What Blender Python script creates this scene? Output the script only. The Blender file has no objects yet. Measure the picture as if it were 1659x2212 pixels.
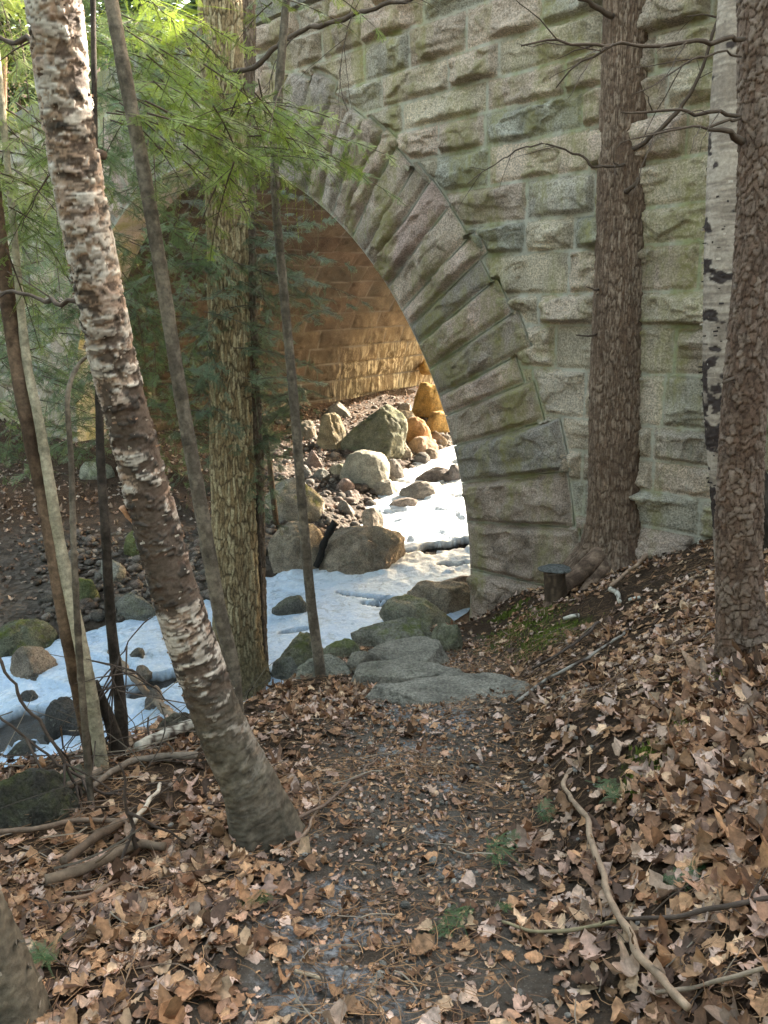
import bpy, bmesh, math
import numpy as np
from mathutils import Matrix, Vector

# ------------------------------------------------------------------ camera, sky, sun, exposure
SC = bpy.context.scene
CAM_F, CAM_W, CAM_H = 1662.0, 1659.0, 2212.0        # working pixel frame of the survey
TH = math.radians(15.5); RL = math.radians(1.5)
CAM = np.array([0.0, 0.0, 1.6])
FW = np.array([0, math.cos(TH), -math.sin(TH)])
_up = np.array([0, math.sin(TH), math.cos(TH)]); _rt = np.array([1.0, 0, 0])
RT = _rt*math.cos(RL) - _up*math.sin(RL)
UP = _up*math.cos(RL) + _rt*math.sin(RL)
cd = bpy.data.cameras.new('camera'); cam = bpy.data.objects.new('camera', cd)
SC.collection.objects.link(cam); SC.camera = cam
cd.sensor_fit = 'VERTICAL'; cd.sensor_height = 36.0; cd.lens = 36.0*CAM_F/CAM_H
cd.clip_start = 0.05; cd.clip_end = 600
cam.matrix_world = Matrix([[RT[0], UP[0], -FW[0], CAM[0]], [RT[1], UP[1], -FW[1], CAM[1]],
                           [RT[2], UP[2], -FW[2], CAM[2]], [0, 0, 0, 1]])
SUN_AZ, SUN_EL = math.radians(47.5), math.radians(29.0)    # azimuth from +Y towards +X
W = bpy.data.worlds.new('World'); SC.world = W; W.use_nodes = True
nt = W.node_tree; bg = nt.nodes['Background']
sky = nt.nodes.new('ShaderNodeTexSky'); sky.sky_type = 'NISHITA'; sky.sun_disc = False
sky.sun_elevation = SUN_EL; sky.sun_rotation = SUN_AZ
sky.air_density = 1.0; sky.dust_density = 1.5; sky.ozone_density = 0.6
tm = nt.nodes.new('ShaderNodeMix'); tm.data_type = 'RGBA'; tm.blend_type = 'MULTIPLY'; tm.inputs[0].default_value = 1.0
tm.inputs[7].default_value = (1.22, 1.0, 0.67, 1)                  # camera white balance of the shaded woods
nt.links.new(sky.outputs[0], tm.inputs[6]); nt.links.new(tm.outputs[2], bg.inputs[0]); bg.inputs[1].default_value = 0.15
sl = bpy.data.lights.new('sun', 'SUN'); sl.energy = 3.0; sl.angle = math.radians(0.6); sl.color = (1.0, 0.93, 0.80)
so = bpy.data.objects.new('sun', sl); SC.collection.objects.link(so)
sd = Vector((math.sin(SUN_AZ)*math.cos(SUN_EL), math.cos(SUN_AZ)*math.cos(SUN_EL), math.sin(SUN_EL)))
so.rotation_euler = sd.to_track_quat('Z', 'Y').to_euler(); so.location = (20, 20, 20)
SC.view_settings.view_transform = 'Standard'; SC.view_settings.look = 'None'
SC.view_settings.gamma = 1.0; SC.view_settings.exposure = 3.5

# ------------------------------------------------------------------ numpy noise
def _h(ix, iy, iz, seed):
    h = (ix.astype(np.int64)*374761393 + iy.astype(np.int64)*668265263 + iz.astype(np.int64)*2147483647 + seed*974634777) & 0xFFFFFFFF
    h = ((h ^ (h >> 13))*1274126177) & 0xFFFFFFFF
    h = ((h ^ (h >> 16))*2246822519) & 0xFFFFFFFF
    h = h ^ (h >> 15)
    return (h & 0xFFFFFF)/16777216.0
def vn(x, y, z=0.0, seed=0):
    x = np.asarray(x, float); y = np.asarray(y, float); z = np.asarray(z, float) + np.zeros_like(x)
    ix, iy, iz = np.floor(x), np.floor(y), np.floor(z)
    fx, fy, fz = x-ix, y-iy, z-iz
    fx = fx*fx*(3-2*fx); fy = fy*fy*(3-2*fy); fz = fz*fz*(3-2*fz)
    r = 0
    for a in (0, 1):
        for b in (0, 1):
            for c in (0, 1):
                r = r + _h(ix+a, iy+b, iz+c, seed)*(fx if a else 1-fx)*(fy if b else 1-fy)*(fz if c else 1-fz)
    return r*2-1
def fbm(x, y, z=0.0, seed=0, o=4, g=0.5):
    r = 0; a = 1.0; s = 0
    for k in range(o):
        r = r + a*vn(np.asarray(x)*2**k + 17.3*k, np.asarray(y)*2**k, np.asarray(z)*2**k, seed+k); s += a; a *= g
    return r/s
def voro(x, y, seed=0, per=None):
    ix, iy = np.floor(x), np.floor(y)
    f1 = np.full(x.shape, 9.0); f2 = np.full(x.shape, 9.0); cid = np.zeros(x.shape); dy = np.zeros(x.shape)
    for a in (-1, 0, 1):
        for b in (-1, 0, 1):
            cx, cy = ix+a, iy+b
            hx = np.mod(cx, per) if per else cx
            px = cx + 0.1+0.8*_h(hx, cy, cx*0, seed); py = cy + 0.1+0.8*_h(hx, cy, cx*0+1, seed)
            d = np.hypot(px-x, py-y); i = _h(hx, cy, cx*0+2, seed)
            n1 = d < f1
            f2 = np.where(n1, f1, np.minimum(f2, d)); cid = np.where(n1, i, cid); dy = np.where(n1, y-py, dy); f1 = np.where(n1, d, f1)
    return f1, f2, cid, dy
def sst(a, b, x):
    t = np.clip((np.asarray(x, float)-a)/(b-a), 0, 1); return t*t*(3-2*t)
def lerp(a, b, t): return a+(b-a)*t
def colmix(c0, c1, t):
    t = np.asarray(t)[..., None]; return np.asarray(c0)*(1-t)+np.asarray(c1)*t

# ------------------------------------------------------------------ survey helpers
def ray(u, v): return FW + RT*((u-829.5)/CAM_F) + UP*((1106-v)/CAM_F)
def at(u, v, d): return CAM + ray(u, v)*d
AZ = math.radians(-44.6)
WD = np.array([math.sin(AZ), math.cos(AZ), 0]); ND = np.array([WD[1], -WD[0], 0])
P0 = at(1020, 1310, 8.0)
def sn(x, y):
    dx, dy = x-P0[0], y-P0[1]
    return dx*WD[0]+dy*WD[1], dx*ND[0]+dy*ND[1]

# ------------------------------------------------------------------ mesh helpers
COL = SC.collection
def mesh_np(name, V, F, mat=None, parent=None, col=None, attrs=None, smooth=True, uv=None):
    """V (n,3); F (m,4) or (m,3) int array or list of such"""
    me = bpy.data.meshes.new(name)
    if not isinstance(F, (list, tuple)): F = [F]
    F = [f for f in F if len(f)]
    idx = np.concatenate([f.ravel() for f in F]).astype(np.int32)
    tot = np.concatenate([np.full(len(f), f.shape[1], np.int32) for f in F])
    st = np.concatenate([[0], np.cumsum(tot)[:-1]]).astype(np.int32)
    me.vertices.add(len(V)); me.vertices.foreach_set('co', np.asarray(V, np.float32).ravel())
    me.loops.add(len(idx)); me.loops.foreach_set('vertex_index', idx)
    me.polygons.add(len(tot)); me.polygons.foreach_set('loop_start', st); me.polygons.foreach_set('loop_total', tot)
    me.polygons.foreach_set('use_smooth', np.full(len(tot), smooth))
    me.update(calc_edges=True)
    if col is not None:
        a = me.color_attributes.new('Col', 'FLOAT_COLOR', 'POINT')
        c = np.ones((len(V), 4), np.float32); c[:, :3] = np.clip(col, 0, 1); a.data.foreach_set('color', c.ravel())
    for k, x in (attrs or {}).items():
        if np.ndim(x) == 2:
            a = me.attributes.new(k, 'FLOAT_VECTOR', 'POINT'); a.data.foreach_set('vector', np.asarray(x, np.float32).ravel())
        else:
            a = me.attributes.new(k, 'FLOAT', 'POINT'); a.data.foreach_set('value', np.asarray(x, np.float32).ravel())
    if mat: me.materials.append(mat)
    o = bpy.data.objects.new(name, me); COL.objects.link(o)
    if parent: o.parent = parent; o.matrix_parent_inverse = parent.matrix_world.inverted()
    return o
def gridf(nu, nv, wrap=False):
    i = np.arange(nu if wrap else nu-1)[:, None]; j = np.arange(nv-1)[None, :]
    i2 = (i+1) % nu
    return np.stack([(i*nv+j), (i2*nv+j), (i2*nv+j+1), (i*nv+j+1)], -1).reshape(-1, 4)
def tag(o, label=None, cat=None, group=None, kind=None):
    if label: o['label'] = label
    if cat: o['category'] = cat
    if group: o['group'] = group
    if kind: o['kind'] = kind
    return o
def empty(name, loc, label, cat, group=None):
    o = bpy.data.objects.new(name, None); COL.objects.link(o); o.location = tuple(loc); o.empty_display_size = 0.2
    bpy.context.view_layer.update()
    return tag(o, label, cat, group)
class Acc:
    def __init__(s): s.V = []; s.F = {}; s.C = []; s.n = 0
    def add(s, V, F, c=None):
        s.V.append(V); s.F.setdefault(F.shape[1], []).append(F+s.n); s.n += len(V)
        if c is not None: s.C.append(np.broadcast_to(c, (len(V), 3)))
    def build(s, name, mat, parent=None, **k):
        return mesh_np(name, np.concatenate(s.V), [np.concatenate(f) for f in s.F.values()], mat, parent,
                       col=np.concatenate(s.C) if s.C else None, **k)
def spline(P, n):
    P = np.asarray(P, float)
    if len(P) == 2:
        t = np.linspace(0, 1, n)[:, None]; return P[0]*(1-t)+P[1]*t
    Q = np.vstack([2*P[0]-P[1], P, 2*P[-1]-P[-2]])
    L = np.concatenate([[0], np.cumsum(np.linalg.norm(np.diff(P[:, :3], axis=0), axis=1))]); T = np.linspace(0, L[-1], n)
    k = np.clip(np.searchsorted(L, T, side='right')-1, 0, len(P)-2)
    t = ((T-L[k])/(L[k+1]-L[k]))[:, None]
    a, b, c, d = Q[k], Q[k+1], Q[k+2], Q[k+3]
    return 0.5*((2*b)+(-a+c)*t+(2*a-5*b+4*c-d)*t*t+(-a+3*b-3*c+d)*t**3)
def tube(P, R, sides=6, cap=True):
    P = np.asarray(P); n = len(P); T = np.gradient(P, axis=0); T /= np.linalg.norm(T, axis=1)[:, None]+1e-9
    ref = np.array([1.0, 0, 0]) if abs(T[0][0]) < .8 else np.array([0, 0, 1.0])
    A = np.cross(T, ref); A /= np.linalg.norm(A, axis=1)[:, None]+1e-9; B = np.cross(T, A)
    th = np.linspace(0, 2*np.pi, sides, endpoint=False)
    V = P[None]+(A[None]*np.cos(th)[:, None, None]+B[None]*np.sin(th)[:, None, None])*np.asarray(R)[None, :, None]
    F = gridf(sides, n, True); V = V.reshape(-1, 3)
    if cap:
        V = np.vstack([V, P[0], P[-1]]); m = sides*n; i = np.arange(sides); j = (i+1) % sides
        F2 = np.vstack([np.stack([j*n, i*n, i*0+m, i*0+m], 1), np.stack([i*n+n-1, j*n+n-1, i*0+m+1, i*0+m+1], 1)])
        return V, F, F2[:, :3]
    return V, F, np.zeros((0, 3), int)
def add_tube(acc, P, R, sides=6, c=None):
    V, F, F3 = tube(P, R, sides); n0 = acc.n; acc.add(V, F, c)
    acc.F.setdefault(3, []).append(F3+n0)

# ------------------------------------------------------------------ materials
class M:
    def __init__(s, name, rough=0.9, spec=0.3):
        s.m = bpy.data.materials.new(name); s.m.use_nodes = True; s.t = s.m.node_tree; s.b = s.t.nodes['Principled BSDF']
        s.b.inputs['Roughness'].default_value = rough; s.b.inputs['Specular IOR Level'].default_value = spec
    def n(s, typ, ins=None, **k):
        x = s.t.nodes.new(typ)
        for a, b in k.items(): setattr(x, a, b)
        for a, b in (ins or {}).items(): s.set(x.inputs[a], b)
        return x
    def set(s, inp, v):
        if isinstance(v, bpy.types.NodeSocket): s.t.links.new(v, inp)
        elif isinstance(v, bpy.types.Node): s.t.links.new(v.outputs[0], inp)
        else:
            if isinstance(v, (tuple, list)) and len(v) == 3 and inp.type == 'RGBA': v = (*v, 1)
            inp.default_value = v
    def geo(s): return s.n('ShaderNodeNewGeometry').outputs['Position']
    def attr(s, name, out='Fac'): return s.n('ShaderNodeAttribute', attribute_name=name).outputs[out]
    def noise(s, vec, scale, detail=4, rough=0.6, dist=0.0):
        return s.n('ShaderNodeTexNoise', {'Vector': vec, 'Scale': scale, 'Detail': detail, 'Roughness': rough, 'Distortion': dist}).outputs[0]
    def vor(s, vec, scale, feature='F1', out=0):
        return s.n('ShaderNodeTexVoronoi', {'Vector': vec, 'Scale': scale}, feature=feature).outputs[out]
    def scl(s, vec, x, y, z): return s.n('ShaderNodeMapping', {'Vector': vec, 'Scale': (x, y, z)}).outputs[0]
    def ramp(s, f, *stops):
        r = s.n('ShaderNodeValToRGB', {'Fac': f}); e = r.color_ramp.elements
        while len(e) < len(stops): e.new(0.5)
        for i, (p, c) in enumerate(stops):
            e[i].position = p; e[i].color = (c, c, c, 1) if np.isscalar(c) else (*c, 1)
        return r.outputs[0]
    def mix(s, f, a, b, blend='MIX'):
        x = s.n('ShaderNodeMix', data_type='RGBA', blend_type=blend)
        s.set(x.inputs[0], f); s.set(x.inputs[6], a); s.set(x.inputs[7], b); return x.outputs[2]
    def math(s, op, a, b=0.0):
        x = s.n('ShaderNodeMath', operation=op); s.set(x.inputs[0], a); s.set(x.inputs[1], b); return x.outputs[0]
    def bump(s, h, strength=0.5, dist=0.01, normal=None):
        x = s.n('ShaderNodeBump', {'Height': h, 'Strength': strength, 'Distance': dist})
        if normal is not None: s.set(x.inputs['Normal'], normal)
        return x.outputs[0]
    def out(s, color=None, normal=None, rough=None):
        if color is not None: s.set(s.b.inputs['Base Color'], color)
        if normal is not None: s.set(s.b.inputs['Normal'], normal)
        if rough is not None: s.set(s.b.inputs['Roughness'], rough)
        return s.m

def mat_granite(name, stain=False):
    m = M(name, 0.92, 0.2); p = m.geo(); c = m.attr('Col', 'Color'); mo = m.attr('mortar')
    sp = m.noise(p, 70, 3, 0.7); big = m.noise(p, 3.0, 5, 0.6)
    c = m.mix(1.0, c, m.ramp(sp, (0.34, 0.52), (0.5, 1.0), (0.66, 1.5)), 'MULTIPLY')
    c = m.mix(1.0, c, m.ramp(big, (0.3, 0.7), (0.7, 1.3)), 'MULTIPLY')
    if not stain:
        g = m.noise(m.scl(p, 1.6, 1.6, 0.35), 2.0, 5, 0.65)          # lichen running down in broad streaks
        gm = m.ramp(g, (0.47, 0.0), (0.62, 1.0)); g2 = m.ramp(m.noise(p, 22, 4, 0.7), (0.42, 0.0), (0.62, 1.0))
        gm = m.math('MULTIPLY', gm, m.math('ADD', m.math('MULTIPLY', g2, 0.45), 0.42))
        c = m.mix(gm, c, (0.32, 0.29, 0.115))
        w = m.noise(m.scl(p, 7, 7, 0.6), 2.0, 4, 0.7)                  # pale lime drips
        c = m.mix(m.math('MULTIPLY', m.ramp(w, (0.60, 0.0), (0.72, 1.0)), 0.42), c, (0.46, 0.45, 0.38))
        mc = m.mix(m.ramp(g, (0.45, 0.0), (0.65, 1.0)), (0.56, 0.53, 0.45), (0.38, 0.39, 0.20))
    else:
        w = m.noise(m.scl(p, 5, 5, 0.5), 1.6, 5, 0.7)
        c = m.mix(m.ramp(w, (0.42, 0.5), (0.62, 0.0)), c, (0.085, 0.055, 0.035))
        lm = m.attr('lime')
        c = m.mix(m.math('MULTIPLY', m.ramp(m.noise(m.scl(p, 9, 9, 0.45), 1.3, 5, 0.75), (0.50, 0.0), (0.60, 1.0)), lm), c, (0.62, 0.50, 0.32))
        mc = (0.15, 0.125, 0.10)
    mc = m.mix(m.ramp(m.noise(p, 30, 5, 0.7), (0.5, 0.0), (0.8, 0.7)), mc, (0.22, 0.22, 0.18))
    c = m.mix(mo, c, mc)
    nb = m.bump(m.noise(p, 38, 7, 0.78), 1.0, 0.035)
    nb = m.bump(m.noise(p, 260, 3, 0.7), 0.5, 0.004, nb)
    return m.out(c, nb)
def mat_vcol(name, rough=0.9, bs=150, bd=0.003, var=0.25, spec=0.25, trans=0.0):
    m = M(name, rough, spec); p = m.geo(); c = m.attr('Col', 'Color')
    c = m.mix(1.0, c, m.ramp(m.noise(p, bs*0.4, 5, 0.7), (0.3, 1-var), (0.7, 1+var)), 'MULTIPLY')
    m.out(c, m.bump(m.noise(p, bs, 5, 0.7), 0.7, bd))
    if trans:
        tr = m.n('ShaderNodeBsdfTranslucent', {'Color': c}); mx = m.n('ShaderNodeMixShader', {0: trans})
        m.t.links.new(m.b.outputs[0], mx.inputs[1]); m.t.links.new(tr.outputs[0], mx.inputs[2])
        m.t.links.new(mx.outputs[0], m.t.nodes['Material Output'].inputs[0])
    return m.m
def mat_rock(name):
    m = M(name, 0.9, 0.25); p = m.geo(); c = m.attr('Col', 'Color')
    c = m.mix(1.0, c, m.ramp(m.noise(p, 60, 4, 0.75), (0.33, 0.5), (0.5, 1.0), (0.67, 1.5)), 'MULTIPLY')
    c = m.mix(1.0, c, m.ramp(m.noise(p, 6, 6, 0.7), (0.32, 0.55), (0.68, 1.45)), 'MULTIPLY')
    c = m.mix(m.math('MULTIPLY', m.ramp(m.noise(p, 14, 5, 0.7), (0.60, 0.0), (0.68, 1.0)), 0.5), c, (0.36, 0.37, 0.30))
    up = m.n('ShaderNodeSeparateXYZ', {0: m.n('ShaderNodeNewGeometry').outputs['Normal']}).outputs[2]
    ms = m.math('MULTIPLY', m.math('MULTIPLY', m.ramp(m.noise(p, 4, 5, 0.7), (0.45, 0.0), (0.6, 1.0)), m.ramp(up, (0.1, 0.0), (0.7, 1.0))), m.attr('moss'))
    c = m.mix(ms, c, m.mix(m.noise(p, 60, 4), (0.06, 0.08, 0.015), (0.17, 0.19, 0.035)))
    nb = m.bump(m.noise(p, 16, 9, 0.75), 1.0, 0.06); nb = m.bump(m.noise(p, 160, 3, 0.7), 0.5, 0.004, nb)
    return m.out(c, nb)
def mat_ice():
    m = M('ice', 0.32, 0.5); p = m.geo(); c = m.attr('Col', 'Color'); h = m.attr('hole')
    c = m.mix(m.ramp(m.noise(p, 2.4, 6, 0.65, 0.6), (0.42, 0.0), (0.62, 0.55)), c, (0.42, 0.52, 0.62))
    c = m.mix(m.ramp(m.noise(p, 22, 6, 0.75, 0.8), (0.48, 0.0), (0.70, 0.5)), c, (0.9, 0.92, 0.95))
    c = m.mix(m.ramp(m.noise(p, 6, 8, 0.72, 1.2), (0.52, 0.0), (0.66, 0.6)), c, (0.13, 0.17, 0.22))
    c = m.mix(h, c, (0.018, 0.014, 0.010))
    r = m.mix(h, m.ramp(m.noise(p, 3.1, 4), (0.35, 0.22), (0.65, 0.65)), (0.06, 0.06, 0.06))
    nb = m.bump(m.noise(p, 8, 8, 0.68), 0.7, 0.05); nb = m.bump(m.noise(p, 90, 3), 0.3, 0.004, nb)
    m.b.inputs['Subsurface Weight'].default_value = 0.0
    return m.out(c, nb, r)
def mat_ground():
    m = M('forest_floor', 0.95, 0.2); p = m.geo(); pa = m.attr('path'); gr = m.attr('gravel')
    c = m.mix(m.noise(p, 9, 6, 0.7), (0.016, 0.010, 0.006), (0.085, 0.050, 0.030))
    c = m.mix(m.ramp(m.noise(p, 55, 4, 0.75), (0.5, 0.0), (0.72, 0.8)), c, (0.20, 0.125, 0.075))
    dirt = m.mix(m.noise(p, 26, 6, 0.8), (0.060, 0.050, 0.042), (0.24, 0.205, 0.175))
    dirt = m.mix(m.ramp(m.vor(p, 95), (0.10, 1.0), (0.32, 0.0)), dirt, (0.26, 0.24, 0.22))
    c = m.mix(m.math('MULTIPLY', pa, m.ramp(m.noise(p, 5, 5, 0.7), (0.35, 0.35), (0.55, 1.0))), c, dirt)
    gv = m.mix(m.vor(p, 16, out=1), (0.04, 0.034, 0.028), (0.20, 0.17, 0.145))
    c = m.mix(m.math('MULTIPLY', gr, 0.8), c, gv)
    mo = m.attr('mossy'); c = m.mix(m.math('MULTIPLY', mo, m.ramp(m.noise(p, 20, 4, 0.7), (0.35, 0.0), (0.6, 1.0))), c, (0.085, 0.11, 0.02))
    ic = m.math('MULTIPLY', m.attr('icy'), m.ramp(m.noise(p, 10, 6, 0.75), (0.44, 0.0), (0.56, 0.9)))
    c = m.mix(ic, c, m.mix(m.ramp(m.noise(p, 38, 5, 0.7), (0.4, 0.0), (0.62, 1.0)), (0.12, 0.115, 0.12), (0.58, 0.60, 0.66)))
    rg = m.mix(ic, (0.95, 0.95, 0.95), (0.12, 0.12, 0.12))
    h = m.math('ADD', m.noise(p, 28, 8, 0.8), m.math('MULTIPLY', m.math('MULTIPLY', m.vor(p, 16), gr), 1.2))
    return m.out(c, m.bump(h, 1.0, 0.05), rg)
MAT = dict(granite=mat_granite('granite'), vault=mat_granite('stained_granite', True), rock=mat_rock('boulder_rock'),
           bark=mat_vcol('bark', 0.92, 120, 0.006, 0.45), birch=mat_vcol('birch_bark', 0.7, 110, 0.003, 0.3), ice=mat_ice(), ground=mat_ground(),
           leaf=mat_vcol('dead_leaf', 0.7, 110, 0.003, 0.42, 0.35, 0.15), twig=mat_vcol('twig', 0.85, 120, 0.003),
           needle=mat_vcol('hemlock_needles', 0.38, 40, 0.0005, 0.3, 0.5, 0.42), moss=mat_vcol('moss', 0.95, 200, 0.003))

# ------------------------------------------------------------------ terrain functions
PL = np.array([(-12, 1.6, -3.0, 2.0), (-9, 3.0, -2.7, 1.9), (-5, 4.8, -2.35, 1.8), (-3.3, 6.15, -2.12, 1.95), (-1.9, 7.65, -1.97, 1.35), (-.5, 8.45, -1.87, 1.3), (0.9, 10.3, -1.75, 1.35),
               (1.3, 12.5, -1.6, 1.5), (2.3, 14.8, -1.45, 1.4), (4.2, 17.2, -1.3, 1.3), (9, 23, -1.1, 1.3), (30, 45, -0.6, 2)])
def stream(x, y):
    bd = np.full(np.shape(x), 1e9); zi = np.zeros(np.shape(x)); hw = zi.copy(); side = zi.copy()
    for a, b in zip(PL[:-1], PL[1:]):
        dx, dy = b[0]-a[0], b[1]-a[1]; L2 = dx*dx+dy*dy
        t = np.clip(((x-a[0])*dx+(y-a[1])*dy)/L2, 0, 1); d = np.hypot(x-a[0]-t*dx, y-a[1]-t*dy)
        m = d < bd; bd = np.where(m, d, bd); zi = np.where(m, a[2]+t*(b[2]-a[2]), zi); hw = np.where(m, a[3]+t*(b[3]-a[3]), hw)
        side = np.where(m, np.sign(dx*(y-a[1])-dy*(x-a[0])), side)
    return bd, zi, hw, side
def pathx(y): return np.interp(y, [-2, 0, 1.9, 2.9, 4.5, 5.3, 6.3], [-.25, -.1, -.02, .05, .3, .3, .45])
def zf(x, y, detail=True):
    x = np.asarray(x, float); y = np.asarray(y, float)
    d, zi, hw, side = stream(x, y); ds = d-hw + 0.25*vn(x*1.1, y*1.1, 3.3, 5)
    zp = np.interp(y, [-8, -2, 0, 1.3, 2.9, 4.5, 5.3, 6, 7, 7.5, 9], [.5, .2, .03, -.05, -.43, -.83, -1.0, -1.15, -1.42, -1.5, -1.5])
    xp = pathx(y); xr = np.clip(x-xp-.35, 0, None); xl = np.clip(xp-.5-x, 0, None)
    zu = zp + .45*np.minimum(xr, 6)*sst(0, .5, xr) + .12*np.clip(xr-6, 0, 20) - .07*np.minimum(xl, 4)
    zn = lerp(zi-.02, np.maximum(zu, zi+.15), sst(0, 1.0, ds))
    zfar = zi + .12*sst(0, .35, ds) + .16*np.clip(ds, 0, 4.2) + .02*np.clip(ds-4.2, 0, 30)
    z = np.where(side < 0, zn, zfar)
    s, n = sn(x, y); ne = n - np.clip(-s-2, 0, 20)*.17
    zb = zi+.08*sst(0, .3, ds)+.12*np.clip(ds, 0, 8)
    z = np.where((side < 0), lerp(z, np.minimum(z, zb), sst(0.05, 0.5, ne)), z)
    z = np.where(ds < 0, zi-.35*sst(0, .4, -ds)-.02, z)
    r = np.hypot(x, y); a = np.degrees(np.arctan2(x, y))
    z = z + .42*np.clip(r-24, 0, 60)*sst(22, -5, a)*sst(-150, -110, a)
    if detail:
        m = sst(-.1, .3, ds)
        z = z + m*(.05*fbm(x*1.7, y*1.7, 0, 11, 4) + .012*fbm(x*12, y*12, 0, 12, 3))
    return z
HOLES = []   # (x, y, rx, ry, rot) openings in the ice
def ice_z(x, y):
    d, zi, hw, side = stream(x, y); ds = d-hw
    rap = sst(8.6, 9.4, y)*(1-sst(14.5, 16, y)) + sst(-1.4, -2.4, x)*.9
    z = zi + .022*fbm(x*2, y*2, 0, 21, 5) + rap*(.05*fbm(x*2.2, y*3.0, 0, 23, 5) + .05*np.abs(fbm(x*5, y*5, 0, 22, 4)) + .02)
    q = np.floor(zi*9+.6*vn(x*1.3, y*1.3, 0, 9))/9; z = z + sst(.4, .9, rap)*.35*(q-zi)
    return z, ds
def hole(x, y):
    h = np.zeros(np.shape(x)); w = .22*fbm(x*6, y*6, 0, 41, 4)
    for (hx, hy, rx, ry, ro) in HOLES:
        c, s = math.cos(ro), math.sin(ro); a = ((x-hx)*c+(y-hy)*s)/rx; b = (-(x-hx)*s+(y-hy)*c)/ry
        h = np.maximum(h, 1-sst(.75, 1.0, np.sqrt(a*a+b*b)+w*2.2))
    return h
def ghit(u, v, far=60):
    r = ray(u, v); t = np.concatenate([np.arange(.6, 12, .01), np.arange(12, far, .05)]); P = CAM[None]+r[None]*t[:, None]
    zt = zf(P[:, 0], P[:, 1], False); zi, ds = ice_z(P[:, 0], P[:, 1]); zt = np.where(ds < .1, np.maximum(zt, zi), zt)
    k = np.argmax(P[:, 2] < zt); return P[k], t[k]

# ------------------------------------------------------------------ stone bridge
RC = (4.61, -1.27); RI = 4.60; L_B = 9.8; TOP = 4.78
VANG = [-6, 2.3, 8.4, 13.4, 18.1, 22.0, 24.6, 28.2, 31.7, 34.2, 36.6, 40.4, 43.8, 46.2, 49.5, 51.7, 54.4, 57.3, 60.2]
VOUT = [5.55, 5.9, 5.85, 5.88, 5.72, 5.62, 5.74, 5.8, 5.68, 5.72, 5.74, 5.70, 5.62, 5.68, 5.70, 5.6, 5.68, 5.62]
_r = np.random.RandomState(4)
while VANG[-1] < 178: VANG.append(VANG[-1]+_r.uniform(2.6, 4.0)); VOUT.append(_r.uniform(5.6, 5.75))
VOUT = [v + (.07 if i % 3 == 0 else -.05 if i % 3 == 1 else 0.0) if i > 4 else v for i, v in enumerate(VOUT)]; VANG.append(186); VOUT.append(5.8); VANG = np.array(VANG); VOUT = np.array(VOUT)
# course of the facade in plan: straight along the arch, the wing to the right bends away
_s = np.linspace(-10, 20, 1201); _a = AZ - math.radians(10)*sst(-1.4, -3.0, _s)
_ix = np.concatenate([[0], np.cumsum(np.sin(_a)[:-1])])*(_s[1]-_s[0]); _iy = np.concatenate([[0], np.cumsum(np.cos(_a)[:-1])])*(_s[1]-_s[0])
_ix -= np.interp(0, _s, _ix); _iy -= np.interp(0, _s, _iy)
def facade(s, z, off):                                        # off > 0 : towards the camera
    x = np.interp(s, _s, _ix)+P0[0]; y = np.interp(s, _s, _iy)+P0[1]; a = np.interp(s, _s, _a)
    return np.stack([x-np.cos(a)*off, y+np.sin(a)*off, z], -1)
def masonry(S, Z, rows, seed, wmin, wmax, s0, s1):
    rows = np.asarray(rows); rng = np.random.RandomState(seed)
    k = np.clip(np.searchsorted(rows, Z, side='right')-1, 0, len(rows)-2)
    dz = np.minimum(Z-rows[k], rows[k+1]-Z); cz = (rows[k]+rows[k+1])/2
    ds = np.zeros(S.shape); cs = np.zeros(S.shape); sid = np.zeros(S.shape)
    for i in range(len(rows)-1):
        J = [s0]; hgt = rows[i+1]-rows[i]
        while J[-1] < s1: J.append(J[-1]+rng.uniform(wmin, wmax)*(0.75+0.9*hgt))
        J = np.array(J); m = k == i; q = np.clip(np.searchsorted(J, S[m], side='right')-1, 0, len(J)-2)
        ds[m] = np.minimum(S[m]-J[q], J[q+1]-S[m]); cs[m] = (J[q]+J[q+1])/2; sid[m] = i*211+q
    return np.minimum(dz, ds), cs, cz, sid
def rockface(a, b, d, sid, ca, cb, seed, amp=1.0, sa=1.0, sb=1.0, lk=.13):
    """quarry faced relief of one stone: tilted facets, ledges and chips inside a joint margin"""
    h = np.full(a.shape, 9.0)
    for k in range(4):
        g1 = (_h(sid, sid*0+k, sid*0, seed)-.5)*.5; g2 = (_h(sid, sid*0+k, sid*0+1, seed)-.42)*.55; o = .065+.075*_h(sid, sid*0+k, sid*0+2, seed)
        h = np.minimum(h, o+g1*(a-ca)+g2*(b-cb))
    q = 31.7*_h(sid, sid*0, sid*0+5, seed)
    n = fbm((a+q)*2.2*sa, (b+q)*3.4*sb, q, seed+1, 3)
    led = n*5; fl = np.floor(led); led = (fl+sst(.55, .9, led-fl))/5                     # chipped ledges
    f1, f2, ci, dy = voro((a+q)*5*sa+.5*vn(a*6, b*6, q, 3), (b+q)*7*sb+.5*vn(a*6, b*6, q+9, 4), seed+2)
    h = h + led*lk + (ci-.5)*.045*sst(0, .035, f2-f1) + .030*fbm(a*9, b*9, q, seed+3, 4)
    h = np.clip(h, .020, .16)
    e = sst(.012, .050, d+.022*fbm(a*11, b*11, q, seed+7, 3))
    return amp*e*h
def stonecol(sid, seed, n):
    r1 = _h(sid, sid*0, sid*0, seed+50); r2 = _h(sid, sid*0, sid*0+1, seed+50)
    c = colmix((0.52, 0.44, 0.335), (0.51, 0.395, 0.325), r1); c = colmix(c, (0.40, 0.375, 0.315), sst(.6, .9, r2))
    return c*(0.82+.36*_h(sid, sid*0, sid*0+2, seed+50))[..., None]*(1+.12*n)[..., None]
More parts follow.
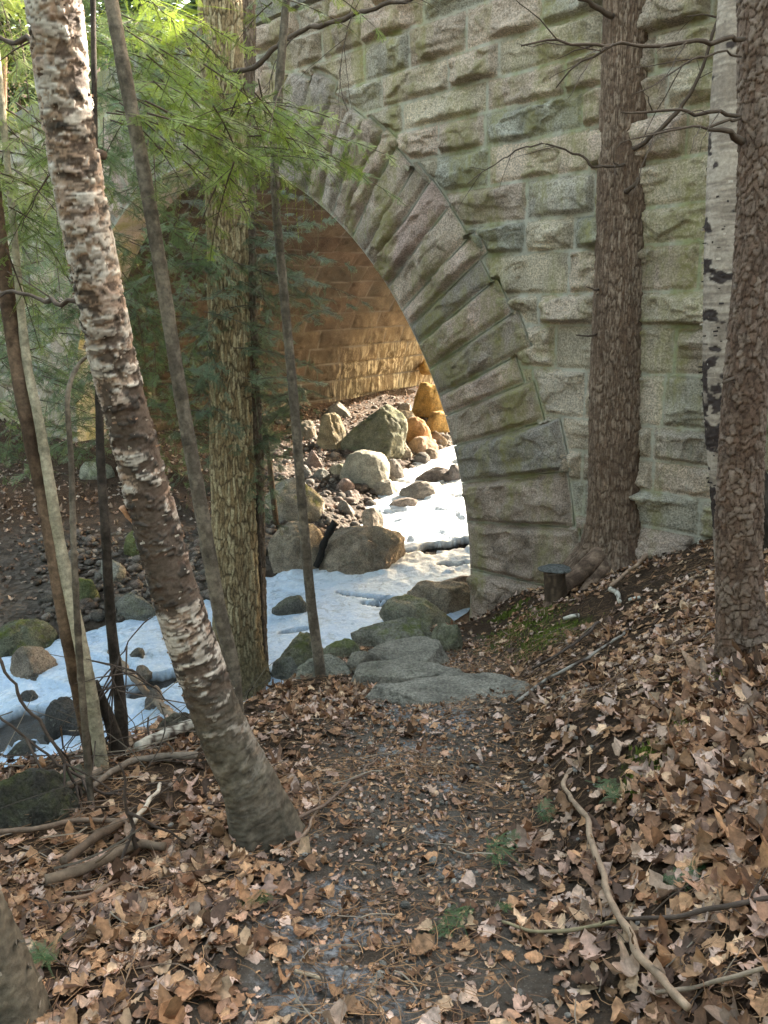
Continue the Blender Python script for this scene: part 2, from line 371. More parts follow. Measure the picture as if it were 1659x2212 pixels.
ROWS = [-3.0, -2.2, -1.55, -1.03, -.62, -.29, .02, .28, .56, .97, 1.34, 1.60, 1.95, 2.22, 2.54, 2.86, 3.13, 3.38, 3.65, 3.97, 4.25, 4.52]
bridge = empty('stone_bridge', facade(np.array(-1.0), np.array(-1.0), 0.0), 'massive granite arch bridge of rough grey-pink stone blocks with mossy joints, spanning the icy stream', 'bridge')
def ring_outer(s, z):
    a = np.degrees(np.arctan2(z-RC[1], RC[0]-s)); r = np.hypot(s-RC[0], z-RC[1]); k = np.clip(np.searchsorted(VANG, a, side='right')-1, 0, len(VOUT)-1)
    return r, a, VOUT[k]
def wall_sheet(name, s0, s1, step, seed, holes=True):
    S, Z = np.meshgrid(np.arange(s0, s1+1e-6, step), np.arange(-2.6, 4.521, step), indexing='ij')
    Sw = S+.012*fbm(S*1.5, Z*1.5, 0, 77, 3); Zw = Z+.016*fbm(S*1.2, Z*1.2, 3, 78, 3)
    d, cs, cz, sid = masonry(Sw, Zw, ROWS, seed, .46, 1.05, -10.5, 20)
    r, a, ro = ring_outer(S, Z); d = np.minimum(d, np.abs(r-ro)*.9)
    h = rockface(S, Z, d, sid, cs, cz, seed, .92, .8, 1.0)
    mort = 1-sst(.008, .015, d+.012*fbm(S*14, Z*14, 0, 5, 3))
    h = h + mort*.006
    V = facade(S, Z, h).reshape(-1, 3); F = gridf(*S.shape)
    kill = ((r < ro-.03) & (a > -6) & (a < 186)) | ((r < RI+.02)) | ((Z < -1.2) & (S > -.85) & (S < 2*RC[0]+.85))
    ok = ~(kill.ravel()[F].all(1)); F = F[ok]
    used = np.unique(F); mp = np.zeros(len(V), int); mp[used] = np.arange(len(used))
    c = stonecol(sid, seed, fbm(S*3, Z*3, 0, 8, 3)).reshape(-1, 3)
    return mesh_np(name, V[used], mp[F], MAT['granite'], bridge, col=c[used], attrs=dict(mortar=mort.ravel()[used]))
wall_sheet('spandrel_wall', -9, 3.4, .0135, 31)
wall_sheet('far_wall', 3.38, 19, .04, 31)
for i in range(len(VOUT)):                                    # wedge stones of the arch ring
    a0, a1, ro = VANG[i], VANG[i+1], VOUT[i]; st = .016 if i < 24 else .05
    g = .006/5.1*57.3*.5; rr = np.linspace(RI, ro-.004, int((ro-RI)/st)+3); aa = np.linspace(a0+g, a1-g, int((a1-a0)*.0875/st)+4)
    A, R = np.meshgrid(aa, rr, indexing='ij'); d = np.minimum(np.minimum((A-a0)*R/57.3, (a1-A)*R/57.3), np.minimum((R-RI)+.006, (ro-R)))
    sid = np.full(A.shape, i+900.0); b = (A-(a0+a1)/2)*5.1/57.3
    h = rockface(R, b, d, sid, (RI+ro)/2, 0.0, 61, .95, .8, 1.2, .05)+.016+.02*sst(.01, .07, d)
    h = np.where(R < RI+.05, np.minimum(h, .018+.4*(R-RI)), h)
    mort = 1-sst(.010, .019, d+.008*fbm(R*14, b*14, i*3.0, 5, 3))
    S = RC[0]-R*np.cos(np.radians(A)); Z = RC[1]+R*np.sin(np.radians(A))
    rows = [facade(S, Z, h)]
    # skirt back into the wall on all four sides, intrados side 60 cm deep
    n, m = A.shape; V = rows[0].reshape(-1, 3); F = gridf(n, m)
    ring = np.concatenate([np.arange(m), m-1+m*np.arange(1, n), (n-1)*m+np.arange(m-2, -1, -1), m*np.arange(n-2, 0, -1)])
    Sb, Zb = S.ravel()[ring], Z.ravel()[ring]; Vb = facade(Sb, Zb, np.full(len(ring), -.6)); k = len(V); q = np.arange(len(ring)); q2 = (q+1) % len(ring)
    F2 = np.stack([ring[q2], ring[q], k+q, k+q2], 1)
    c = stonecol(sid, 60, fbm(S*3, Z*3, 0, 8, 3)).reshape(-1, 3)*np.array([.92, .86, .90]); V = np.vstack([V, Vb]); c = np.vstack([c, c[ring]])
    mesh_np('arch_stone', V, [F, F2], MAT['granite'], bridge, col=c, attrs=dict(mortar=np.concatenate([mort.ravel(), np.zeros(len(ring))])))
A, R = np.meshgrid(np.linspace(-5.5, 185.5, 400), np.linspace(RI+.03, 5.5, 24), indexing='ij')
mesh_np('mortar_bed', facade(RC[0]-R*np.cos(np.radians(A)), RC[1]+R*np.sin(np.radians(A)), .004+.006*fbm(A, R*12, 0, 3, 3)).reshape(-1, 3), gridf(*A.shape), MAT['granite'], bridge,
        col=np.full((A.size, 3), .3), attrs=dict(mortar=np.ones(A.size)))
def barrel():
    st = .035; na = int(math.radians(240)*RI/st)
    NN, A = np.meshgrid(np.arange(.02, L_B, st), np.linspace(-30, 210, na), indexing='ij')
    arc = np.radians(A)*RI; rows = np.linspace(-2.5, 17.2, 48)
    d, cs, cz, sid = masonry(NN+.02*vn(NN*2, arc*2, 0, 3), arc+.02*vn(NN*2, arc*2, 4, 3), rows, 71, .5, 1.3, -1, 12)
    h = rockface(NN, arc, d, sid, cs, cz, 72, .45)
    R = RI+.05-h; ca = np.radians(np.clip(A, 0, 180)); S = RC[0]-R*np.cos(ca); Z = RC[1]+R*np.sin(ca)
    Z = np.where(A < 0, RC[1]+arc, np.where(A > 180, RC[1]-(arc-math.pi*RI), Z))
    P = P0[None, None, :]*[1, 1, 0]+S[..., None]*WD+NN[..., None]*ND; P[..., 2] = Z
    lime = sst(1.6, .2, Z-RC[1]-.8)*sst(5.6, 7.6, NN+1.0*fbm(NN, arc, 0, 3, 3))
    wob = fbm(NN*1.2, Z*.3, 0, 9, 4)
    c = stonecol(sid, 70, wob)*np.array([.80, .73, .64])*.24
    c = colmix(c, np.array([.36, .25, .12]), .6*sst(6.0, 8.5, NN+wob)*sst(3.5, 1.0, Z-RC[1]))  # gold of the sunlit far end, put into the stone colour
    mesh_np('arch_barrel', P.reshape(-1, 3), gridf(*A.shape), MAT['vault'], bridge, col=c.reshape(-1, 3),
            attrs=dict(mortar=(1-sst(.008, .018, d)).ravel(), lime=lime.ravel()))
barrel()
def strip(name, prof, s0, s1, step, mat, colr, seed):       # prof: list of (offset towards camera, z) swept along the facade
    ss = np.arange(s0, s1, step); pr = np.array(prof, float)
    V = np.stack([facade(ss, np.full(len(ss), z), np.full(len(ss), o)+.012*fbm(ss*4, ss*0+z*3, o, seed, 3)) for o, z in pr], 1).reshape(-1, 3)
    j = np.abs(np.mod(ss, 1.1)-.55) > .53
    c = np.repeat(np.where(j[:, None], np.array(colr)*.6, np.array(colr)), len(pr), 0)
    return mesh_np(name, V, gridf(len(ss), len(pr)), mat, bridge, col=c, attrs=dict(mortar=np.zeros(len(V))), smooth=False)
strip('coping', [(-.02, 4.50), (.07, 4.53), (.08, 4.78), (-.45, 4.80), (-.46, 4.2)], -9, 19, .11, MAT['granite'], (.27, .25, .22), 6)
# roadway deck, back face and far parapet close the body of the bridge
ss = np.arange(-9, 19.1, .25)
V = np.concatenate([facade(ss, ss*0+4.2, ss*0-.4), facade(ss, ss*0+4.2, ss*0-L_B)]); k = len(ss)
mesh_np('roadway', V, np.stack([np.arange(k-1), np.arange(1, k), k+np.arange(1, k), k+np.arange(k-1)], 1), MAT['ground'], bridge, attrs=dict(path=np.ones(2*k), gravel=np.ones(2*k)))
def back():
    S, Z = np.meshgrid(np.arange(-9, 19.1, .14), np.arange(-2.6, 4.8, .14), indexing='ij'); V = facade(S, Z, S*0-L_B)
    V = V-(S < -1.4)[..., None]*0; r = np.hypot(S-RC[0], Z-RC[1]); kill = (r < RI+.05) | ((Z < RC[1]) & (abs(S-RC[0]) < RI+.05))
    F = gridf(*S.shape); F = F[~kill.ravel()[F].any(1)]; c = stonecol(np.floor(S)*7+np.floor(Z*3), 5, S*0).reshape(-1, 3)
    mesh_np('back_wall', V.reshape(-1, 3), F, MAT['granite'], bridge, col=c, attrs=dict(mortar=np.zeros(S.size)))
back()

# ------------------------------------------------------------------ ground and stream
for (u, v, rx, ry, ro) in [(955, 1178, .62, .16, .3), (905, 1186, .3, .12, -.4), (985, 1170, .35, .1, .2), (790, 1288, .5, .05, -.35), (835, 1305, .35, .10, -.3), (850, 1318, .16, .14, 0),
                           (45, 1560, .55, .32, .1), (20, 1590, .5, .25, 0), (985, 1072, .3, .07, 0), (640, 1362, .18, .04, .2), (905, 1065, .25, .05, 0), (990, 1215, .3, .07, .1), (330, 1475, .35, .16, .4), (250, 1480, .3, .08, .2)]:
    p, t = ghit(u, v); HOLES.append((p[0], p[1], rx, ry, ro))
def terrain():
    def axis(a, b, fa, fb, st, far):
        m = np.arange(fa, fb, st); g = [m[-1]]
        while g[-1] < far: g.append(g[-1]+max(st, .06*(g[-1]-fb+.6)))
        l = [m[0]]
        while l[-1] > -far: l.append(l[-1]-max(st, .06*(fa-l[-1]+.6)))
        return np.concatenate([np.array(l[:0:-1]), m, np.array(g[1:])])
    X, Y = np.meshgrid(axis(0, 0, -5.0, 3.4, .03, 150), axis(0, 0, .3, 11, .03, 150), indexing='ij')
    Z = zf(X, Y); d, zi, hw, side = stream(X, Y); xp = pathx(Y)
    pw = .42+.1*vn(Y*1.3, Y*0, 0, 3); pa = (1-sst(pw*.6, pw*1.5, np.abs(X-xp)))*sst(6.2, 5.4, Y)*sst(-3, -1, Y)
    nearside = (side < 0)
    gravel = sst(-.2, .3, d-hw)*sst(3.6, 1.2, d-hw+.6*vn(X*.8, Y*.8, 0, 4))*(~nearside)
    icy = np.zeros(X.shape)
    for (u, v, rr) in [(700, 2010, .2), (760, 2060, .17), (740, 1930, .12), (900, 1530, .22), (960, 1560, .18), (860, 1620, .17), (640, 2010, .1), (660, 2130, .14), (740, 2190, .16), (930, 1800, .06), (970, 1880, .08), (960, 1700, .07), (1080, 1490, .12), (1200, 1370, .1)]:
        p, t = ghit(u, v); icy = np.maximum(icy, sst(1.4, .5, np.hypot(X-p[0], Y-p[1])/rr+.35*fbm(X*9, Y*9, 0, 61, 3)))
    mossy = np.zeros(X.shape)
    for (u, v, rr) in [(1130, 1350, .34), (1180, 1370, .28), (1060, 1400, .15), (1520, 1480, .16), (1470, 1560, .14), (1420, 1640, .14), (1400, 1690, .1), (1500, 1500, .12)]:
        p, t = ghit(u, v); mossy = np.maximum(mossy, sst(1.2, .5, np.hypot(X-p[0], Y-p[1])/rr+.4*fbm(X*7, Y*7, 0, 62, 3)))
    V = np.stack([X, Y, Z], -1).reshape(-1, 3)
    o = mesh_np('ground', V, gridf(*X.shape), MAT['ground'], attrs=dict(path=pa.ravel(), gravel=gravel.ravel(), icy=icy.ravel(), mossy=mossy.ravel()))
    tag(o, kind='structure')
terrain()
def ice():
    X, Y = np.meshgrid(np.arange(-9, 6, .028), np.arange(2, 19, .028), indexing='ij'); Z, ds = ice_z(X, Y); h = hole(X, Y)*(ds < -.02)
    Z = Z-.10*sst(.15, .6, h); Z = np.where(ds > 0, Z-.35*ds, Z)
    F = gridf(*X.shape); F = F[(ds.ravel()[F] < .3).any(1)]; us = np.unique(F); mp = np.zeros(X.size, int); mp[us] = np.arange(len(us))
    c = colmix((.42, .54, .72), (.84, .86, .89), sst(8.4, 9.8, Y)*sst(-2.2, -.2, X)).reshape(-1, 3)  # blue of the shaded left ice put into its colour, whiter where sunlit
    o = mesh_np('frozen_stream', np.stack([X, Y, Z], -1).reshape(-1, 3)[us], mp[F], MAT['ice'], col=c[us], attrs=dict(hole=sst(.35, .6, h).ravel()[us]))
    tag(o, kind='structure')
ice()

# ------------------------------------------------------------------ boulders and stones
def ico(sub):
    bm = bmesh.new(); bmesh.ops.create_icosphere(bm, subdivisions=sub, radius=1.0)
    V = np.array([v.co[:] for v in bm.verts]); F = np.array([[v.index for v in f.verts] for f in bm.faces]); bm.free(); return V, F
ICO = {3: ico(3), 4: ico(4), 5: ico(5), 6: ico(6)}
def rock_shape(size, seed, ang=.5, sub=5, cuts=7, rot=0.0, flat=0.0):
    V, F = ICO[sub]; V = V.copy(); rng = np.random.RandomState(seed)
    for k in range(int(cuts)):
        n = rng.normal(size=3); n /= np.linalg.norm(n); dd = rng.uniform(.5, .88)
        ex = np.clip(V@n-dd, 0, None); V = V-ex[:, None]*n*(.55+.45*ang)
    if flat: V[:, 2] = np.where(V[:, 2] > 1-flat, 1-flat+(V[:, 2]-1+flat)*.1, V[:, 2])
    r = 1+.16*fbm(V[:, 0]*1.3+seed, V[:, 1]*1.3, V[:, 2]*1.3, seed, 3)+.085*fbm(V[:, 0]*4.5+seed, V[:, 1]*4.5, V[:, 2]*4.5, seed+2, 5)
    cr = np.abs(fbm(V[:, 0]*2+seed*3, V[:, 1]*2, V[:, 2]*2.6, seed+5, 3)); r = r-.07*(1-sst(0, .035, cr))*(ang+.2)
    V = V*r[:, None]
    V[:, 2] /= max(V[:, 2].max(), .3); 
    for i in (0, 1): V[:, i] /= (V[:, i].max()-V[:, i].min())/2
    V = V*(np.array(size)/2); c, s = math.cos(rot), math.sin(rot)
    return np.stack([V[:, 0]*c-V[:, 1]*s, V[:, 0]*s+V[:, 1]*c, V[:, 2]], 1), F
def place_rock(name, label, box, seed, col=(.27, .23, .18), ang=.5, moss=.3, deep=.8, sub=5, cuts=7, rot=0.0, flat=0.0, hk=1.0, sink=.22, group=None, cat='boulder', lift=0.0, far=0.0):
    u0, v0, u1, v1 = box; g, t = ghit((u0+u1)/2, v1); Wd = (u1-u0)*t/CAM_F*1.06; Hh = (v1-v0)*t/CAM_F*.90*hk
    V, F = rock_shape((Wd, Wd*deep, 2*Hh), seed, ang, sub, cuts, 0.0, flat)
    V = V*[1, 1, 1]; V[:, 2] = np.where(V[:, 2] < 0, V[:, 2]*.45, V[:, 2])
    tilt = rot; V = np.stack([V[:, 0]*math.cos(tilt)+V[:, 2]*math.sin(tilt), V[:, 1], -V[:, 0]*math.sin(tilt)+V[:, 2]*math.cos(tilt)], 1)
    c = np.array([g[0], g[1]+Wd*deep*.36+far, 0.0]); zt = float(zf(c[0], c[1], False)); zi, ds = ice_z(np.array([c[0]]), np.array([c[1]]))
    if ds[0] < 0: zt = max(zt, float(zi[0]))
    c[2] = min(zt, g[2]+.25)+lift-.03
    cc = np.array(col)*(1+.25*fbm(V[:, 0]*2.5, V[:, 1]*2.5, V[:, 2]*2.5, seed, 4))[:, None]
    o = mesh_np(name, V, F, MAT['rock'], col=cc, attrs=dict(moss=np.full(len(V), moss))); o.location = tuple(c)
    return tag(o, label, cat, group)
TAN = (.30, .245, .185); GRY = (.21, .195, .175); OLV = (.16, .155, .11); GLD = (.42, .26, .09); DRK = (.10, .09, .08); PNK = (.26, .19, .16)
B = place_rock
B('boulder', 'broad rounded tan boulder left of the dark crack, at the far edge of the ice', (562, 1118, 706, 1226), 3, TAN, .35, .1, .9, 6, 5)
B('boulder', 'tan boulder with a pointed right end, right of the dark crack', (692, 1132, 882, 1230), 8, (.29, .235, .18), .45, .1, .75, 6, 6)
B('boulder', 'large pale mottled boulder with a mossy right side, behind the split pair', (578, 1040, 708, 1128), 12, (.30, .27, .22), .4, .9, .9, 5, 7)
B('boulder', 'smooth round grey boulder like an egg, in front of the big olive rock', (736, 976, 842, 1052), 15, (.29, .27, .215), .15, .15, .9, 5, 2, lift=.05)
B('boulder', 'biggest boulder under the arch, olive with a ridged top', (732, 885, 880, 990), 22, OLV, .7, .4, .8, 6, 9, lift=.1)
B('boulder', 'flat sided pale brown boulder leaning left of the big olive rock', (680, 885, 745, 970), 25, (.30, .24, .15), .8, .2, .9, 5, 9)
B('boulder', 'orange brown rounded boulder between the olive rock and the pier', (872, 900, 930, 962), 28, (.34, .19, .09), .4, 0, .8, 5, 5, lift=.05)
B('boulder', 'tall golden slab of rock leaning against the pier edge', (884, 835, 965, 905), 31, GLD, .9, 0, .7, 5, 9, lift=.15)
B('boulder', 'small round golden stone on top of the golden slab', (908, 812, 945, 842), 34, GLD, .3, 0, .8, 4, 4, lift=.5)
B('boulder', 'golden brown rock wedged below the golden slab beside the pier', (925, 890, 975, 935), 35, GLD, .7, 0, .8, 4, 7, lift=.05)
B('boulder', 'white capped rock in the sunshine at the head of the ice', (880, 944, 948, 985), 37, (.36, .25, .17), .4, 0, .7, 5, 5)
B('boulder', 'dark rock with a bright top behind the white capped rock', (922, 930, 968, 958), 39, (.2, .15, .1), .6, 0, .7, 4, 7)
B('boulder', 'long dark low boulder sitting in the ice near the pier', (892, 1006, 984, 1042), 41, (.15, .125, .11), .5, 0, .55, 5, 5)
B('boulder', 'round grey boulder behind the long dark one, at the pier edge', (968, 998, 1004, 1040), 43, (.15, .13, .12), .4, 0, .9, 4, 5)
B('boulder', 'grey angular boulder right of the egg shaped boulder', (830, 986, 872, 1034), 45, (.19, .17, .15), .6, 0, .8, 5, 8)
B('boulder', 'brown grey boulder at the ice edge below the egg shaped one', (802, 1030, 866, 1068), 47, (.25, .215, .17), .4, 0, .7, 5, 5)
B('boulder', 'flat topped grey boulder in the ice right of the brown grey one', (866, 1042, 942, 1076), 49, (.24, .21, .175), .7, 0, .6, 5, 8)
B('boulder', 'low pointed stone standing out of the ice below the flat topped one', (844, 1072, 904, 1094), 51, (.22, .18, .15), .6, 0, .5, 4, 7)
B('boulder', 'upright pyramid shaped tan stone beside the split boulders', (780, 1088, 826, 1145), 53, (.29, .24, .185), 1, 0, .8, 5, 11)
B('boulder', 'small pale stone left of the egg shaped boulder', (712, 998, 748, 1026), 55, (.29, .26, .19), .4, .2, .8, 4, 5)
B('boulder', 'small brown block of stone left of the brown grey boulder', (722, 1030, 764, 1064), 57, PNK, .8, 0, .8, 4, 9)
B('boulder', 'dark wedge of rock in shadow above the ice head', (892, 975, 930, 1002), 59, DRK, .8, 0, .8, 4, 8)
B('boulder', 'pinkish boulder among the cobbles under the arch', (655, 968, 700, 1010), 61, PNK, .5, 0, .8, 4, 6)
B('boulder', 'grey brown stone half hidden behind the thin sapling', (640, 1000, 672, 1032), 63, GRY, .5, 0, .8, 4, 6)
B('boulder', 'dark oval boulder lying alone in the middle of the smooth ice', (584, 1282, 664, 1328), 65, (.13, .125, .11), .5, .2, .6, 5, 6)
B('boulder', 'wide low ledge of tan rock against the foot of the pier', (880, 1255, 1030, 1322), 67, (.26, .215, .165), .7, .1, .6, 6, 9, flat=.25)
B('boulder', 'small rock piled on the tan ledge at the pier foot', (950, 1240, 1026, 1282), 68, (.26, .21, .17), .7, 0, .6, 5, 8, flat=.2)
B('boulder', 'broad grey green boulder in front of the tan ledge', (820, 1290, 985, 1362), 69, (.25, .235, .18), .45, .5, .6, 6, 6, flat=.2)
B('boulder', 'mossy edged boulder with a cracked face above the stepping slabs', (752, 1332, 925, 1398), 71, (.22, .205, .165), .6, .9, .6, 6, 8, flat=.25)
B('boulder', 'rounded olive boulder right of the thin sapling foot', (694, 1362, 775, 1420), 73, (.21, .205, .15), .35, .7, .8, 5, 5)
B('boulder', 'long olive boulder sloping into the ice left of the thin sapling', (585, 1365, 710, 1450), 75, (.19, .185, .135), .4, .7, .8, 6, 5)
B('boulder', 'pale wedge shaped rock at the foot of the thin sapling', (640, 1408, 760, 1462), 77, (.25, .24, .2), .7, .2, .6, 5, 8)
B('boulder', 'grey block of rock in front of the long olive boulder', (582, 1415, 668, 1468), 78, (.17, .17, .15), .8, .2, .7, 5, 9)
B('boulder', 'dark pointed rock left of the stepping slabs', (745, 1392, 818, 1450), 79, (.2, .18, .15), .9, .2, .7, 5, 9)
B('boulder', 'upright mossy rock between the ledge and the leafy slope', (925, 1330, 1000, 1400), 81, (.2, .19, .135), .6, .7, .7, 5, 8)
B('stepping_slab', 'smooth blue grey slab, highest of the stepping slabs', (800, 1388, 985, 1440), 83, (.27, .245, .205), .6, 0, .7, 5, 6, flat=.6, hk=.9, group='flat slabs stepping down the path', cat='stone slab')
B('stepping_slab', 'narrow pale slab in the middle of the stepping slabs', (765, 1428, 1010, 1478), 85, (.28, .255, .215), .6, .1, .45, 5, 7, flat=.6, hk=.9, group='flat slabs stepping down the path', cat='stone slab')
B('stepping_slab', 'widest stepping slab, pale grey, nearest the camera', (800, 1456, 1160, 1522), 87, (.29, .265, .225), .6, 0, .42, 6, 7, flat=.65, hk=.72, group='flat slabs stepping down the path', cat='stone slab')
B('boulder', 'large dark boulder with leaves beside it at the left edge of the photo', (-70, 1635, 132, 1800), 91, (.075, .07, .062), .6, .5, .9, 6, 8)
B('boulder', 'dark green boulder behind the saplings, right of the large dark one', (108, 1650, 205, 1720), 93, (.13, .125, .095), .6, .6, .8, 5, 8)
B('boulder', 'dark wet rock in the ice left of the leaning brown trunk', (85, 1512, 190, 1590), 95, (.07, .065, .06), .6, 0, .7, 5, 7)
B('boulder', 'squared pale brown block on the far edge of the ice', (18, 1400, 108, 1465), 97, (.25, .20, .155), 1, .1, .8, 5, 11)
B('boulder', 'mossy dark rock bank above the squared block', (-30, 1345, 100, 1410), 99, (.12, .12, .08), .5, 1, .8, 5, 7)
B('boulder', 'grey boulder at the far ice edge between the slim trunks', (248, 1280, 340, 1335), 101, (.2, .19, .16), .5, .4, .7, 5, 6)
B('boulder', 'pale stone block above the cobbles on the far bank', (205, 1205, 265, 1255), 103, (.31, .29, .25), .7, .4, .8, 5, 8)
B('boulder', 'greenish rock behind the cobbles, left of the pale block', (150, 1240, 215, 1300), 105, (.15, .16, .08), .5, 1, .8, 5, 7)
B('boulder', 'mossy green boulder partly behind the white birch trunk', (262, 1140, 330, 1205), 107, (.17, .18, .08), .4, 1, .8, 5, 6)
B('boulder', 'pale angular rock far up the left bank', (165, 990, 240, 1035), 109, (.30, .29, .22), .8, .4, .8, 5, 9)
B('boulder', 'brown rock in thin ice under the leaning snag', (310, 1470, 352, 1530), 111, (.2, .16, .13), .4, 0, .8, 4, 5)
B('boulder', 'dark leafy boulder between the birch and the stream', (330, 1520, 440, 1600), 113, (.11, .095, .075), .5, .4, .8, 5, 7)
_rg = np.random.RandomState(5)
acc = Acc(); V3, F3 = ICO[3]
def pebble(x, y, s, c):
    V = V3*(1+.22*fbm(V3[:, 0]*1.2+x*9, V3[:, 1]*1.2+y*9, V3[:, 2]*1.2, 3, 2))[:, None]*np.array([s, s*_rg.uniform(.6, 1), s*_rg.uniform(.45, .75)]); a = _rg.uniform(0, 6.3)
    V = np.stack([V[:, 0]*math.cos(a)-V[:, 1]*math.sin(a), V[:, 0]*math.sin(a)+V[:, 1]*math.cos(a), V[:, 2]], 1)
    return V+[x, y, float(zf(x, y, False))+s*.25], c
V2, F2i = ico(2); V3, F3 = V2, F2i
n_ = 0
while n_ < 2600:
    u = _rg.uniform(90, 1000); v = _rg.uniform(860, 1340); 
    if not ((u > 540 and v < 1200) or (u < 560 and v > 1150)): continue
    g, t = ghit(u, v); d, zi, hw, side = stream(g[0], g[1]); ds = d-hw
    if side < 0 or ds < -.15 or ds > 3.6 or _rg.rand() < ds/5: continue
    s = _rg.uniform(.02, .05)*(1+1.6*(_rg.rand()**5)); k = _rg.rand()
    V, c = pebble(g[0]+_rg.normal()*.03, g[1]+_rg.normal()*.05, s, lerp(np.array((.23, .205, .175)), np.array((.16, .115, .095)), k)*_rg.uniform(.45, 1.15)); acc.add(V, F3, c); n_ += 1
o = acc.build('cobbles', MAT['rock'], attrs=dict(moss=np.zeros(acc.n))); tag(o, 'grey and pink cobbles covering the far bank and the ground under the arch', 'cobbles', kind='stuff')
acc = Acc()
for i in range(500):
    y = _rg.uniform(1.2, 4.6); x = pathx(y)+_rg.normal()*.45; s = _rg.uniform(.004, .012)*(1+.8*_rg.rand()**6)
    V, c = pebble(x, y, s, np.array((.36, .34, .31))*_rg.uniform(.45, 1.1)); acc.add(V, F3, c)
o = acc.build('path_gravel', MAT['rock'], attrs=dict(moss=np.zeros(acc.n))); tag(o, 'tiny pale stones strewn along the trodden path', 'gravel', kind='stuff')

for lab, box, sd_, cc in [('small dark rock breaking the ice near the left edge', (40, 1490, 78, 1515), 221, (.09, .085, .08)), ('low wet rock in the ice just right of the pale trunk', (275, 1400, 315, 1420), 222, (.12, .11, .10)), ('ice rimmed brown stone between the pale trunk and the birch', (290, 1440, 330, 1466), 223, (.17, .14, .115)),
    ('small stone frozen in the ice behind the dark brown leaning trunk', (62, 1455, 88, 1472), 224, (.14, .125, .11)), ('flat dark stone at the ice edge in front of the pale trunk', (10, 1600, 75, 1630), 225, (.08, .075, .07)), ('grey stone on the far bank right beside the ice at the left', (120, 1355, 175, 1385), 226, (.2, .185, .165)),
    ('brown boulder in the heap left of the olive rock, under the arch', (640, 905, 690, 950), 201, (.24, .2, .15)), ('grey boulder at the back of the heap under the arch', (700, 868, 752, 902), 202, (.2, .18, .15)), ('squat tan boulder between the olive rock and the orange one', (850, 955, 892, 990), 203, (.26, .22, .17)),
    ('pale tilted slab of rock behind the orange boulder', (840, 885, 900, 920), 204, (.36, .31, .24)), ('white bleached stone perched above the heap under the arch', (862, 868, 892, 892), 205, (.45, .4, .33)), ('small brown boulder below the white capped rock', (905, 965, 945, 992), 206, (.2, .155, .12)),
    ('dark boulder at the foot of the olive rock', (770, 968, 815, 998), 207, (.13, .12, .1)), ('rounded grey stone left of the egg shaped boulder on the bank', (672, 1010, 715, 1042), 208, (.22, .2, .17)), ('pinkish grey stone below the small brown block', (742, 1058, 780, 1085), 209, (.24, .19, .165)), ('grey stone between the pale mottled boulder and the pyramid stone', (722, 1078, 765, 1110), 210, (.21, .19, .165))]:
    B('boulder', lab, box, sd_, cc, .6, .1, .8, 5, 7)
